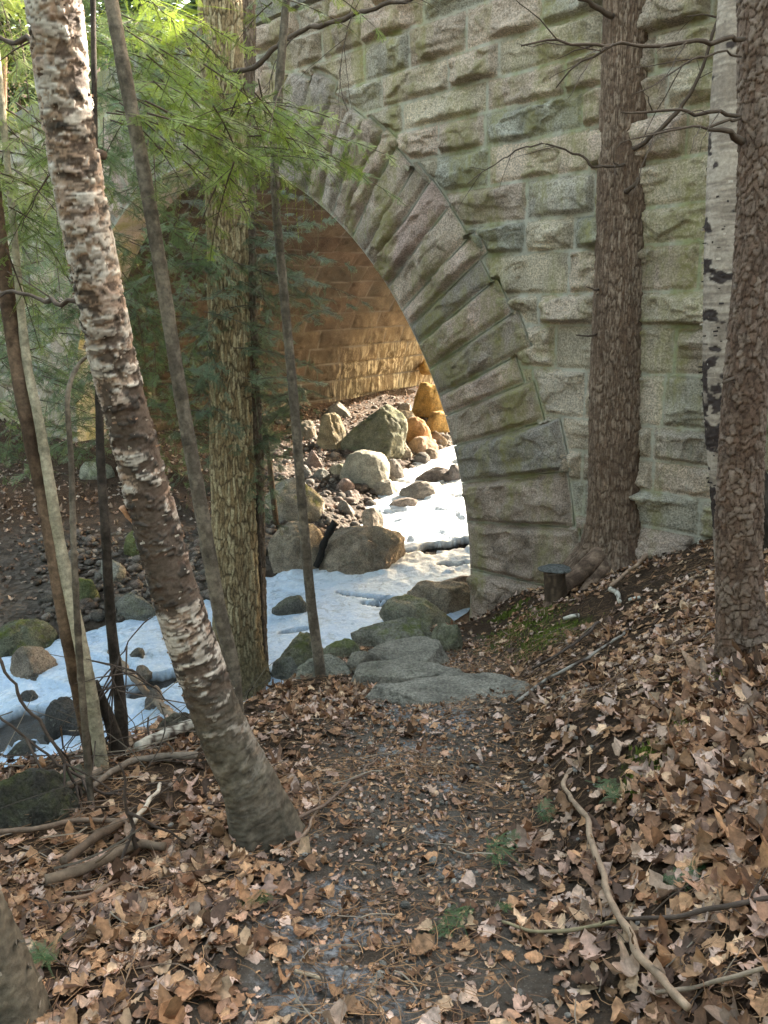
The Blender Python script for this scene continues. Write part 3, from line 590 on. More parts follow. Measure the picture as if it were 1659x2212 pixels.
# ------------------------------------------------------------------ trunks
def aty(u, v, y): return at(u, v, y/ray(u, v)[1])
def trunk_mesh(pts, kind, seed, base_ext=.35, top_ext=1.6, cell=.006, flare=0.0, lobes=0.0, fy=None, slim=1.0):
    """pts: (u, v, width in px, extra depth beyond the base)  first entry is the foot on the ground"""
    u, v, w, e = pts[0]; g, d0 = ghit(u, v); P = []; R = []
    if fy: g = aty(u, v, fy)
    for (u, v, w, e) in pts:
        d_ = (g[1]+e)/ray(u, v)[1]; P.append(at(u, v, d_)); R.append(slim*w/2*d_/CAM_F)
    P = np.array(P); R = np.array(R)
    down = (P[0]-P[1]); down /= np.linalg.norm(down); P = np.vstack([P[0]+down*base_ext, P]); R = np.concatenate([[R[0]*1.05], R]); seg = np.linalg.norm(P[-1]-P[-2])
    upv = P[-1]-P[-2]; upv /= np.linalg.norm(upv); ke = max(1, int(round(top_ext/seg))); P = np.vstack([P]+[P[-1]+upv*top_ext*(i+1)/ke for i in range(ke)]); R = np.append(R, R[-1]*np.linspace(.99, .85, ke))
    Ltot = np.linalg.norm(np.diff(P, axis=0), axis=1).sum(); nv = int(Ltot/(cell*1.4))+2
    Q = spline(np.c_[P, R], nv); P, R = Q[:, :3], Q[:, 3]
    L = np.concatenate([[0], np.cumsum(np.linalg.norm(np.diff(P, axis=0), axis=1))]); Rm = R.mean(); ns = max(10, int(2*math.pi*Rm/cell))
    T = np.gradient(P, axis=0); T /= np.linalg.norm(T, axis=1)[:, None]
    A = np.cross(T, [0, 1.0, 0]); A /= np.linalg.norm(A, axis=1)[:, None]; Bv = np.cross(T, A)
    th = np.linspace(0, 2*np.pi, ns, endpoint=False); TH2, LL = np.meshgrid(th, L, indexing='ij')
    CX, CY = np.cos(TH2)*Rm, np.sin(TH2)*Rm
    if flare: 
        b = np.exp(-np.clip(LL-base_ext, -.1, None)/.22); rl = R[None]*(1+flare*b*(.6+.9*sst(-.1, .6, np.sin(TH2*3+seed)+.4*np.sin(TH2*5+1))))
    else: rl = np.repeat(R[None], ns, 0)
    rl = rl*(1+.05*fbm(CX*6, CY*6, LL*1.2, seed, 3)+lobes*np.maximum(0, np.cos(2*TH2+.7)))
    per = lambda s: max(4, int(round(2*math.pi*Rm/s)))
    if kind == 'furrow':      # narrow vertical plates between dark cracks
        n = per(.017); f1, f2, ci, dy = voro(TH2/(2*np.pi)*n+.75*fbm(CX*16, CY*16, LL*9, seed, 4), LL/.11+.5*vn(CX*20, CY*20, LL*8, seed+3), seed, n)
        e = sst(.0, .34, f2-f1); fz = sst(.0, .16, np.abs(fbm(CX*20, CY*20, LL*2.6, seed+31, 4))); e = e*(.25+.75*fz); h = .011*e*(.5+.8*ci)+.007*fbm(CX*50, CY*50, LL*22, seed, 4)
        c = colmix((.075, .045, .030), colmix((.135, .088, .062), (.22, .16, .12), ci+.5*fbm(CX*9, CY*9, LL*3, seed+33, 3)), e)*(1+.3*fbm(CX*25, CY*25, LL*12, seed+1, 3))[..., None]
    elif kind == 'plate':     # chunky ochre plates with pale edges (old hemlock)
        n = per(.024); f1, f2, ci, dy = voro(TH2/(2*np.pi)*n+.9*fbm(CX*15, CY*15, LL*12, seed, 4), LL/.17+.6*vn(CX*20, CY*20, LL*10, seed+3), seed, n)
        e = sst(.0, .30, f2-f1); h = .013*e*(.5+ci)+.007*fbm(CX*45, CY*45, LL*22, seed, 4)
        c = colmix((.085, .060, .035), colmix((.22, .155, .085), (.37, .30, .185), sst(.3, .9, ci+.5*fbm(CX*40, CY*40, LL*30, seed+5, 3))), e)*(1+.25*fbm(CX*20, CY*20, LL*15, seed+1, 3))[..., None]
        c = colmix(c, np.array((.12, .10, .055)), .7*sst(1.0, .2, LL-base_ext))
    elif kind == 'scale':     # lifted scales, lower edge proud (right hand conifer)
        n = per(.024); f1, f2, ci, dy = voro(TH2/(2*np.pi)*n+.5*fbm(CX*25, CY*25, LL*20, seed, 2), LL/.036+.9*vn(CX*40, CY*40, LL*20, seed+3), seed, n)
        e = sst(.0, .13, f2-f1); fz = sst(.0, .10, np.abs(fbm(CX*16, CY*16, LL*6, seed+31, 4))); e = e*(.35+.65*fz); h = .0075*e*(.4+.8*ci)-.006*dy*e+.0015*fbm(CX*90, CY*90, LL*70, seed, 2)
        c = colmix((.055, .033, .024), colmix((.13, .080, .058), (.21, .155, .125), np.clip(ci+.7*fbm(CX*8, CY*8, LL*4, seed+33, 3), 0, 1)), e)*(1+.25*fbm(CX*20, CY*20, LL*15, seed+1, 3))[..., None]
    elif kind == 'birch':
        lw = LL+.018*fbm(CX*12, CY*12, LL*6, seed+20, 3); kx = CX+.02*fbm(CX*20, CY*20, LL*20, seed+21, 3); ky = CY+.02*fbm(CX*20+9, CY*20, LL*20, seed+22, 3)
        hs = fbm(kx*13, ky*13, lw*62, seed, 5, .6); big = fbm(kx*7, ky*7, lw*5.5, seed+2, 5, .6); lo = sst(1.9, .6, LL-base_ext)
        fine = fbm(kx*30, ky*30, lw*150, seed+13, 3); fl = fbm(kx*30, ky*30, lw*45, seed+4, 4, .6); patch = sst(-.05, .03, fl+.6*big)
        dk = -(big*.95+.45*hs+.35*fl)+.04+.22*lo; dark = sst(.06, .16, dk); lent = sst(.22, .30, fine+.3*hs)
        h = .006*patch+.002*hs+.0015*fine-.003*lent
        c = colmix((.40, .33, .28), (.56, .50, .45), sst(-.25, .25, hs+.5*fine)); c = colmix(c, np.array((.36, .19, .125)), .45*sst(.10, .26, fbm(CX*9, CY*9, LL*14, seed+11, 4)))
        c = colmix(np.array((.33, .21, .145)), c, .25+.75*patch); c = colmix(c, np.array((.038, .030, .026)), np.clip(dark, 0, .95)*(.8+.2*patch)); c = colmix(c, np.array((.07, .045, .035)), .85*lent)
        c = c*(1+.5*fine+.35*hs)[..., None]; lowr = .9*sst(.8, .3, LL-base_ext+.25*big)
        gn = fbm(kx*45, ky*45, LL*50, seed+30, 4, .7); h = h*(1-.75*lowr)+.004*lowr*gn
        c = colmix(c, np.array((.105, .088, .066))*(1+1.1*gn)[..., None], lowr)
    elif kind == 'paper':     # whiter, smoother birch behind
        hs = fbm(CX*9, CY*9, LL*60, seed, 4); big = fbm(CX*6, CY*6, LL*5, seed+2, 4)
        h = .002*hs; c = colmix((.24, .19, .155), (.40, .33, .275), sst(-.3, .3, hs+.8*big)); dk = sst(.18, .28, fbm(CX*9, CY*9, LL*13, seed+5, 4)-.04+.32*sst(2.1, .8, LL-base_ext))
        h = h+.01*dk*fbm(CX*40, CY*40, LL*50, seed, 3); c = colmix(c, np.array((.045, .032, .03)), dk)
    else:                     # smooth young bark: 'brown', 'pale', 'grey'
        base = dict(brown=((.075, .045, .028), (.15, .095, .062)), pale=((.25, .215, .15), (.36, .31, .225)), grey=((.10, .08, .062), (.19, .155, .12)), dark=((.03, .023, .018), (.065, .05, .04)))[kind]
        hs = fbm(CX*40, CY*40, LL*22, seed, 4); h = .0018*hs; c = colmix(base[0], base[1], sst(-.4, .4, hs+.6*vn(CX*8, CY*8, LL*5, seed)))
        ring = sst(.5, .62, vn(LL*0, LL*22, 0, seed+4)); h = h+.0015*ring; c = c*(1-.25*ring)[..., None]
    rr = rl+h
    V = P[None]+A[None]*(np.cos(TH2)*rr)[..., None]+Bv[None]*(np.sin(TH2)*rr)[..., None]
    return V.reshape(-1, 3), gridf(ns, nv, True), c.reshape(-1, 3), (P, R, A, Bv, L), g
def tree(name, label, cat, pts, kind, seed, group=None, mat='bark', **k):
    V, F, c, info, g = trunk_mesh(pts, kind, seed, **k)
    e = empty(name, g, label, cat, group); mesh_np('trunk', V, F, MAT[mat], e, col=c); return e, info
def pbranch(acc, pts, r0, r1, col, sides=6, seed=0, wob=.01, n=None, y0=0.0):
    """pts (u, v, forward distance)"""
    P = np.array([aty(u, v, y0+y) for u, v, y in pts]); L = np.linalg.norm(np.diff(P, axis=0), axis=1).sum(); n = n or max(6, int(L/.035))
    P = spline(P, n); q = np.arange(n)*.6+seed
    P = P+wob*np.stack([vn(q, q*0, 0, seed), vn(q, q*0+5, 0, seed), vn(q, q*0+9, 0, seed)], 1)
    R = np.linspace(r0, r1, n)*(1+.18*vn(q*2, q*0, 3, seed)); add_tube(acc, P, R, sides, np.array(col)); return P
def forks(acc, P, rng, k, ln, r, col):
    for i in range(k):
        j = rng.randint(len(P)//4, len(P)-1); T = P[min(j+1, len(P)-1)]-P[j-1]; T /= np.linalg.norm(T)+1e-9; s = rng.normal(size=3); s -= s@T*T; s /= np.linalg.norm(s)
        D = T*.8+s*.7; l = ln*rng.uniform(.4, 1); Q = P[j]+D[None]*np.linspace(0, l, 7)[:, None]+np.array([0, 0, -.12*l])[None]*(np.linspace(0, 1, 7)**2)[:, None]+rng.normal(size=(7, 3))*l*.02*np.linspace(0, 1, 7)[:, None]
        add_tube(acc, Q, np.linspace(r, r*.35, 7), 4, np.array(col))
TW = (.085, .06, .045)
# leaning birch
birch, bi = tree('birch_tree', 'thick leaning birch with shaggy pink and black bark in the left foreground', 'tree',
    [(572, 1800, 150, 0), (540, 1700, 128, 0), (492, 1600, 118, .0), (452, 1500, 114, .0), (385, 1300, 110, -.02), (328, 1100, 108, -.05), (290, 950, 104, -.08), (245, 780, 106, -.12), (208, 600, 108, -.18), (170, 400, 112, -.22), (140, 200, 118, -.26), (116, 0, 124, -.3)], 'birch', 5, mat='birch', cell=.0036, flare=.22, top_ext=2.5, slim=.87)
def curls(parent, info, n, seed, lo, hi, cols, side=None, name='peeling_bark', sz=(.012, .035)):
    P, R, A, Bv, L = info; rng = np.random.RandomState(seed); acc = Acc()
    for i in range(n):
        k = np.searchsorted(L, rng.uniform(lo, hi)); k = min(k, len(L)-2)
        th = rng.uniform(0, 6.283) if side is None or rng.rand() < .4 else rng.normal(side, .5)
        N = A[k]*math.cos(th)+Bv[k]*math.sin(th); T = (P[k+1]-P[k]); T /= np.linalg.norm(T); S = np.cross(T, N); w = rng.uniform(*sz); h = rng.uniform(.5, 1.3)*sz[0]; sg = rng.choice([-1, 1])
        t = np.linspace(0, 1, 5); bend = rng.uniform(.5, 1.6); cx = np.sin(t*bend)/bend*w*sg; cn = (1-np.cos(t*bend))/bend*w+.001
        V = np.concatenate([P[k]+N*(R[k]+cn[:, None])+S*cx[:, None]+T*(h/2*(1-.4*t[:, None]*rng.rand())), P[k]+N*(R[k]+cn[:, None])+S*cx[:, None]-T*(h/2*(1-.5*t[:, None]*rng.rand()))])
        i0 = np.arange(4); acc.add(V, np.stack([i0, i0+1, i0+6, i0+5], 1), np.array(cols[rng.randint(len(cols))])*rng.uniform(.7, 1.15))
    return tag(acc.build(name, MAT['birch'], parent), kind='stuff')
BC = [(.50, .43, .37), (.44, .35, .28), (.36, .22, .15), (.10, .07, .055), (.12, .08, .06), (.54, .48, .42)]
curls(birch, bi, 1500, 3, .9, 6.2, BC, side=0.0, sz=(.006, .018))
for pts, c in [([(128, 0, -.13), (146, 90, -.13), (158, 150, -.13), (172, 215, -.12)], (.55, .36, .24)), ([(66, -10, -.03), (74, 60, -.03), (84, 190, -.02)], (.2, .1, .07)), ([(262, 1095, -.1), (280, 1120, -.08), (302, 1145, -.06)], (.6, .33, .2)), ([(318, 1195, -.04), (352, 1310, -.04), (368, 1400, -.03)], (.48, .26, .17))]:
    acc = Acc(); pbranch(acc, pts, .010, .006, c, 5, 3, .003, y0=birch.location[1]); acc.build('bark_strip', MAT['birch'], birch)
# big hemlock by the slabs : two stems grown together
hem, hi = tree('hemlock_tree', 'large double stemmed hemlock with chunky ochre bark left of the stepping slabs', 'tree',
    [(522, 1478, 112, 0), (515, 1400, 100, 0), (508, 1200, 92, .05), (502, 1000, 86, .1), (494, 700, 80, .15), (490, 420, 84, .2), (482, 200, 86, .25), (478, 0, 90, .3)], 'plate', 9, cell=.0055, flare=.1, top_ext=2.5)
V, F, c, inf2, g_ = trunk_mesh([(556, 1468, 46, .1), (553, 1300, 40, .1), (545, 1000, 44, .15), (530, 700, 48, .2), (524, 400, 50, .25), (520, 200, 58, .3), (517, 0, 66, .35)], 'furrow', 13, cell=.0055, top_ext=2.5)
mesh_np('second_stem', V, F, MAT['bark'], hem, col=c*np.array([.95, 1.05, 1.1]))
# hemlock by the pier
hb, hbi = tree('conifer_tree', 'straight brown furrowed conifer with spreading roots in front of the pier', 'tree',
    [(1322, 1225, 132, 0), (1328, 1160, 114, 0), (1330, 1060, 108, 0), (1331, 800, 106, .02), (1338, 600, 102, .04), (1345, 400, 104, .06), (1350, 200, 100, .08), (1357, 0, 100, .1)], 'furrow', 21, cell=.0055, flare=.34, top_ext=3)
for rp in [[(1325, 1165, -.04, 36), (1288, 1205, -.18, 40), (1240, 1250, -.34, 34), (1200, 1290, -.45, 30), (1170, 1330, -.55, 20)], [(1322, 1180, -.08, 36), (1300, 1232, -.26, 28), (1265, 1275, -.4, 24), (1240, 1310, -.5, 14)], [(1350, 1120, .05, 44), (1385, 1150, .1, 44), (1420, 1165, .15, 20)]]:
    g, d0 = ghit(1322, 1225); Q = spline(np.array([np.append(aty(u, v, g[1]+e), w/2*(d0+e)/CAM_F) for u, v, e, w in rp]), 40)
    a2 = Acc(); V, F, F3_ = tube(Q[:, :3], Q[:, 3], 28); nn = fbm(V[:, 0]*14, V[:, 1]*14, V[:, 2]*14, 5, 4); V = V+nn[:, None]*.02
    a2.add(V, F, colmix((.08, .05, .035), (.21, .14, .10), sst(-.3, .3, nn+.4*fbm(V[:, 0]*50, V[:, 1]*50, V[:, 2]*50, 6, 3)))); a2.build('root', MAT['bark'], hb)
# scaly conifer at the right edge
hd, hdi = tree('conifer_tree', 'reddish scaly barked conifer nearest the right edge, leaves piled at its foot', 'tree',
    [(1612, 1405, 108, 0), (1600, 1320, 92, 0), (1597, 1200, 88, 0), (1598, 1050, 88, 0), (1608, 850, 84, 0), (1622, 650, 76, .02), (1634, 450, 74, .03), (1640, 250, 80, .04), (1650, 0, 98, .05)], 'scale', 33, cell=.004, flare=.12, top_ext=2.5)
wb, wbi = tree('birch_tree', 'pale birch with black scars standing behind the scaly conifer on the right', 'tree',
    [(1566, 1110, 52, 0), (1560, 1000, 58, 0), (1554, 850, 66, 0), (1557, 650, 70, 0), (1562, 450, 70, 0), (1572, 200, 68, 0), (1586, 0, 66, 0)], 'paper', 44, mat='birch', cell=.005, top_ext=2.5, fy=5.1)
curls(wb, wbi, 420, 8, .4, 2.6, [(.05, .035, .03), (.04, .03, .03), (.5, .42, .36), (.10, .07, .06)], side=math.pi, sz=(.012, .04))
lb, lbi = tree('birch_tree', 'grey birch trunk leaning out of the bottom left corner', 'tree', [(45, 2215, 128, 0), (0, 2080, 110, .02), (-50, 1960, 100, .04), (-110, 1850, 96, .06), (-220, 1650, 90, .1)], 'birch', 55, mat='birch', cell=.0045, top_ext=1.5)
curls(lb, lbi, 160, 18, .3, 1.0, [(.30, .26, .22), (.22, .19, .16)], side=0)
SL = [('sapling', 'long slender grey trunk leaning just right of the thick birch', [(514, 1570, 32, 0), (500, 1432, 31, 0), (470, 1300, 30, 0), (428, 1060, 30, 0), (390, 850, 29, 0), (350, 600, 30, 0), (312, 380, 30, 0), (275, 190, 30, 0), (240, 0, 30, 0)], 'grey', 61),
      ('sapling', 'thin grey brown sapling standing among the rocks by the slabs', [(693, 1460, 24, 0), (672, 1300, 22, 0), (655, 1120, 21, 0), (638, 900, 20, 0), (612, 620, 19, 0), (594, 400, 18, 0), (600, 230, 20, 0), (618, 0, 17, 0)], 'grey', 63),
      ('tree', 'dark brown leaning trunk over the ice, leftmost of the thicker stems', [(205, 1660, 34, 0), (170, 1480, 34, 0), (140, 1330, 33, 0), (100, 1100, 34, .1), (55, 880, 34, .2), (25, 700, 34, .3), (-10, 450, 32, .4), (-30, 200, 30, .5)], 'brown', 65),
      ('tree', 'pale smooth trunk crossing behind the dark brown leaning one', [(222, 1665, 28, .0), (196, 1500, 28, 0), (170, 1370, 28, 0), (130, 1180, 24, .1), (105, 1030, 22, .15), (82, 900, 20, .2), (55, 760, 18, .3), (30, 500, 14, .4)], 'pale', 67),
      ('sapling', 'thin straight brown sapling in front of the pale trunk', [(197, 1735, 14, 0), (186, 1600, 15, 0), (172, 1420, 14, 0), (160, 1200, 13, 0), (154, 1000, 12, .05), (146, 860, 11, .05), (168, 790, 9, .1), (205, 760, 7, .1)], 'grey', 69),
      ('tree', 'dark thin trunk with a broken kink between the pale trunk and the birch', [(266, 1622, 26, 0), (258, 1500, 26, 0), (240, 1350, 22, 0), (228, 1150, 20, 0), (218, 1000, 18, .05), (214, 860, 16, .1), (210, 600, 12, .2)], 'dark', 71),
      ('snag', 'short broken stub of dark wood leaning among the left stems', [(262, 1640, 30, 0), (238, 1560, 26, 0), (208, 1480, 16, 0)], 'dark', 73),
      ('sapling', 'thin dark stem hugging the right side of the double hemlock', [(572, 1462, 11, -.05), (566, 1350, 10, -.05), (560, 1230, 9, 0), (556, 1080, 7, 0)], 'dark', 75),
      ('tree', 'distant trunk at the left edge behind the dark brown one', [(-5, 900, 20, 0), (0, 700, 20, 0), (4, 560, 22, 0), (5, 300, 18, 0)], 'brown', 77)]
for nm, lab, pts, kind, sd_ in SL:
    tree(nm, lab, 'tree' if nm != 'snag' else 'snag', pts, kind, sd_, cell=.006, top_ext=(.02 if nm == 'snag' or sd_ in (69, 75) else 1.5))
# stump and dark root mass at the right
e_, i_ = tree('stump', 'dark rotten stump at the right edge beside the scaly conifer', 'stump', [(1668, 1120, 70, 0), (1650, 1060, 46, .02), (1640, 1025, 30, .02)], 'dark', 81, cell=.01, top_ext=.02, fy=4.9)
# branches on the trunks
rng = np.random.RandomState(12)
def limb(tree_, name, pts, r0, r1, k=0, ln=.35, col=TW, seed=5, fr=.003, wob=.012):
    acc = Acc(); P = pbranch(acc, pts, r0, r1, col, 7, seed, wob, y0=tree_.location[1]); forks(acc, P, rng, k, ln, fr, col)
    return acc.build(name, MAT['twig'], tree_)
for pts, r0, r1, k in [([(1362, 325, -.1), (1420, 285, -.3), (1475, 230, -.4), (1495, 190, -.45), (1525, 125, -.5), (1550, 40, -.55), (1556, 10, -.55)], .018, .009, 3), ([(1552, 40, -.55), (1520, 30, -.55), (1485, 37, -.55)], .007, .003, 1), ([(1320, 36, -.05), (1280, 12, -.15), (1240, -18, -.25)], .020, .014, 0),
                       ([(1345, 357, -.15), (1290, 360, -.3), (1255, 340, -.3), (1180, 312, -.35), (1110, 330, -.35), (1010, 394, -.4)], .010, .003, 5), ([(1332, 357, -.2), (1322, 345, -.3), (1328, 312, -.35)], .004, .002, 2), ([(1385, 307, 0), (1435, 302, -.1)], .018, .014, 0), ([(1285, 724, -.05), (1246, 724, -.15)], .009, .005, 0),
                       ([(1290, 627, -.05), (1268, 620, -.12)], .008, .004, 0), ([(1350, 415, -.17), (1372, 395, -.25), (1380, 385, -.27)], .020, .012, 0)]:
    limb(hb, 'dead_branch', pts, r0, r1, k)
for pts, r0, r1, k in [([(1612, 80, 0), (1540, 86, -.1), (1430, 95, -.15), (1330, 92, -.2), (1215, 92, -.25), (1190, 82, -.25), (1125, 94, -.3)], .009, .003, 6), ([(1330, 92, -.2), (1280, 118, -.2), (1235, 145, -.2), (1210, 180, -.2)], .005, .002, 3), ([(1605, 247, 0), (1460, 238, -.1), (1345, 239, -.2)], .008, .003, 3),
                       ([(1605, 250, 0), (1530, 270, -.1), (1380, 292, -.2), (1335, 318, -.25)], .006, .002, 3), ([(1608, 302, 0), (1565, 285, -.08), (1540, 272, -.1)], .017, .006, 0), ([(1605, 118, 0), (1530, 115, -.1), (1450, 160, -.15), (1370, 200, -.2)], .004, .002, 2), ([(1585, 815, -.05), (1570, 822, -.1)], .01, .006, 0)]:
    limb(hd, 'dead_branch', pts, r0, r1, k, .3, fr=.0025, seed=7)
for pts, r0, r1, k in [([(460, 150, 0), (500, 159, -.15), (550, 140, -.3), (600, 100, -.4), (650, 65, -.5), (715, 50, -.55), (780, 25, -.6), (880, 0, -.7), (960, -30, -.8)], .020, .014, 7), ([(640, 70, -.5), (600, 130, -.45), (580, 200, -.45)], .006, .003, 4), ([(760, 30, -.6), (745, 100, -.6), (735, 190, -.6), (750, 240, -.6)], .004, .002, 4),
                       ([(390, 58, -.2), (440, 110, -.35), (465, 160, -.45), (475, 203, -.5), (560, 210, -.55)], .009, .004, 5), ([(490, 312, 0), (470, 340, -.2), (440, 380, -.3)], .006, .003, 3)]:
    limb(hem, 'branch', pts, r0, r1, k, .45, seed=9, wob=.015)
for pts, r0, r1 in [([(150, 95, 0), (60, 85, .1), (0, 80, .2), (-60, 60, .3)], .008, .007), ([(190, 655, 0), (120, 652, .1), (80, 640, .2), (0, 632, .4), (-60, 622, .5)], .008, .006), ([(230, 330, 0), (130, 340, .15), (112, 355, .2)], .012, .005)]:
    limb(birch, 'branch', pts, r0, r1, 3, .3, seed=15)
# cut post by the pier
g, d = ghit(1200, 1300); e = empty('cut_post', g, 'short dark cut log standing upright against the pier under a flat grey stone', 'post')
P = np.array([aty(1200, 1312, g[1]), aty(1200, 1266, g[1]), aty(1198, 1232, g[1])]); V, F, F3_ = tube(spline(P, 20), np.full(20, .5*46*d/CAM_F), 24); V = V+.016*fbm(V[:, 0]*30, V[:, 1]*30, V[:, 2]*7, 3, 4)[:, None]
a2 = Acc(); a2.add(V, F, colmix((.045, .03, .02), (.12, .08, .055), sst(-.3, .3, fbm(V[:, 0]*60, V[:, 1]*60, V[:, 2]*10, 4, 4)))); a2.F.setdefault(3, []).append(F3_); a2.build('log', MAT['twig'], e)
V, F = rock_shape((.27, .2, .045), 77, .8, 4, 7); top = P[-1]+[0, 0, .012]
o = mesh_np('flat_stone', V+top, F, MAT['rock'], col=np.tile((.13, .13, .125), (len(V), 1)), attrs=dict(moss=np.zeros(len(V)))); tag(o, 'flat blue grey stone lying on top of the cut post', 'stone')

# ------------------------------------------------------------------ hemlock foliage
def spray_proto(seed, nt_=10, fine=1.0):
    rng = np.random.RandomState(seed); VN = []; VW = []
    for j in range(nt_*2+1):
        if j == nt_*2: o = np.array([0, 0]); a = 0; l = 1.0
        else:
            k = j//2; t = (k+.5+rng.uniform(-.2, .2))/nt_; sg = 1 if j % 2 else -1; o = np.array([t*.93, 0]); a = sg*math.radians(rng.uniform(28, 72)); l = (.46*(1-t)**.6*min(1, .35+t*2.2)+.07)*rng.uniform(.45, 1.3)
        n = max(3, int(l/(.021/fine))); q = (np.arange(n)+.5)/n*l; dx = np.array([math.cos(a), math.sin(a)]); b = rng.normal()*1.1
        P = o+dx*q[:, None]+np.array([-dx[1], dx[0]])*(b*q*q)[:, None]; VW.append((o, P[-1], l))
        for sg in (1, -1):
            an = a+sg*np.radians(rng.uniform(50, 80, n)); nl = rng.uniform(.038, .062, n)*(1-.4*q/l); wd = rng.uniform(.009, .013, n)
            D = np.stack([np.cos(an), np.sin(an)], 1); S = np.stack([-D[:, 1], D[:, 0]], 1)
            z = rng.uniform(-.006, .010, n)
            a0 = P-S*wd[:, None]/2; a1 = P+S*wd[:, None]/2; a2 = P+D*nl[:, None]+S*wd[:, None]*.3; a3 = P+D*nl[:, None]-S*wd[:, None]*.3
            VN.append(np.stack([np.c_[a0, z*0], np.c_[a1, z*0], np.c_[a2, z], np.c_[a3, z]], 1))
    V = np.concatenate(VN).reshape(-1, 3); V[:, 2] -= .10*V[:, 0]**2+.35*V[:, 1]**2
    tip = sst(.1, .5, np.abs(V[:, 1]))*.5+.5*sst(.5, 1.1, V[:, 0]); return V, VW, tip
PROTO = [spray_proto(s) for s in range(5)]
def crown(regions, seed, parent, cols, name='crown', dens=1.25):
    """regions: (u0,v0,u1,v1, y0,y1, count, length, mean heading (x,z))"""
    rng = np.random.RandomState(seed); VS = []; CS = []; wood = Acc()
    for (u0, v0, u1, v1, y0, y1, cnt, ln, hd_) in regions:
        for i in range(int(cnt*dens)):
            u, v, y = rng.uniform(u0, u1), rng.uniform(v0, v1), rng.uniform(y0, y1); A_ = aty(u, v, y)
            D = np.array([hd_[0]+rng.normal()*.7, rng.normal()*.8, hd_[1]+rng.normal()*.22]); D /= np.linalg.norm(D); L = ln*rng.uniform(.35, 1.1)
            t = np.linspace(0, 1, 9)[:, None]; P = A_+D*L*t+np.array([0, 0, -.22*L])*t**2; P = P-D*L*.5
            add_tube(wood, P, np.linspace(.0042, .0014, 9), 4, np.array(TW))
            T = np.gradient(P, axis=0); T /= np.linalg.norm(T, axis=1)[:, None]
            ns = max(6, int(L/.054)); bc = lerp(np.array(cols[0]), np.array(cols[1]), rng.rand())*rng.uniform(.75, 1.25)
            for j in range(ns):
                f = (j+.6)/ns; k = min(8, int(f*8.99)); sg = 1 if j % 2 else -1; N = np.cross(T[k], [0, 0, 1.0]); N /= np.linalg.norm(N)+1e-9
                X = T[k]*.62+N*sg*.78 if j < ns-1 else T[k]; X = X+rng.normal(size=3)*.12+[0, 0, -.12]; X /= np.linalg.norm(X); Y = np.cross(np.array([0, -.35, 1.0])+rng.normal(size=3)*.5, X); Y /= np.linalg.norm(Y); Z = np.cross(X, Y)
                V, VW, tip = PROTO[rng.randint(5)]; s = rng.uniform(.11, .23)*(1.05-.45*f)*min(1.2, L/.8+.2)
                o = P[k]+(P[min(k+1, 8)]-P[k])*(f*8-k)
                VS.append((o+s*(V[:, :1]*X+V[:, 1:2]*Y+V[:, 2:]*Z)).astype(np.float32)); CS.append(colmix(bc, bc*np.array([1.35, 1.3, .95]), tip).astype(np.float32))
                add_tube(wood, np.array([o, o+X*s*.5-[0, 0, .02*s], o+X*s*.95-[0, 0, .09*s]]), np.array([.0022, .0016, .0009]), 3, np.array(TW))
    V = np.concatenate(VS); n = len(V)//4
    wood.build('branches', MAT['twig'], parent)
    return mesh_np(name, V, np.arange(n*4).reshape(-1, 4), MAT['needle'], parent, col=np.concatenate(CS), smooth=False)
YG = [(.12, .18, .03), (.23, .30, .05)]; DG = [(.085, .13, .075), (.16, .21, .13)]; MG = [(.08, .125, .045), (.13, .18, .07)]  # YG has the sunlit glow put into its colour, DG the blue shade
crown([(250, -20, 420, 110, 4.4, 5.4, 12, .8, (.6, -.2)), (300, 100, 460, 230, 3.8, 4.8, 9, .7, (.7, -.25)), (440, 205, 640, 290, 3.5, 4.0, 15, .6, (1, -.15)), (560, 250, 700, 330, 4.2, 4.7, 8, .8, (1, -.2)), (280, 230, 470, 400, 3.8, 4.8, 11, .6, (.4, -.3)), (430, 380, 540, 440, 3.6, 3.9, 4, .4, (.3, -.6)), (540, -30, 580, 40, 4, 4.4, 2, .5, (.2, -.5)), (640, -30, 800, 5, 4, 4.6, 2, .5, (1, -.3))], 3, hem, YG)
yt = empty('young_hemlock', ghit(598, 1130)[0], 'young hemlock with drooping blue green foliage between the double trunk and the arch', 'tree')
crown([(400, 560, 640, 780, 6.6, 7.8, 18, .9, (.8, -.15)), (520, 560, 690, 700, 6.8, 7.6, 7, .9, (1, -.1)), (420, 780, 640, 960, 6.6, 7.8, 18, .9, (.7, -.2)), (400, 930, 600, 1060, 6.8, 7.8, 10, .8, (.4, -.25)), (440, 400, 640, 560, 6.6, 7.8, 9, .9, (.9, -.1)), (540, 760, 650, 880, 6.4, 7.2, 6, .7, (1, -.1))], 5, yt, DG, dens=1.7)
acc = Acc(); gy = ghit(598, 1130)[0]; Q = spline(np.array([gy-[0, 0, .3], gy+[.03, -.6, 1.2], gy+[-.02, -.9, 2.4], gy+[0, -1.0, 4.2]]), 30); add_tube(acc, Q, np.linspace(.045, .015, 30), 10, np.array((.09, .065, .045))); acc.build('trunk', MAT['bark'], yt)
lt = empty('hemlock_tree', ghit(-40, 1240)[0], 'hemlock with sunlit drooping sprays filling the upper left corner', 'tree')
crown([(-60, 240, 130, 420, 3.4, 4.8, 16, .7, (.5, -.35)), (-60, 400, 130, 620, 3.6, 5.4, 15, .7, (.4, -.4)), (-80, -40, 80, 160, 4.0, 6.0, 10, .8, (.3, -.2)), (-80, 600, 60, 900, 4.5, 6.5, 9, .6, (.2, -.4))], 7, lt, [(.11, .16, .035), (.20, .25, .05)], dens=1.4)  # sunlit yellow green put into the needle colour
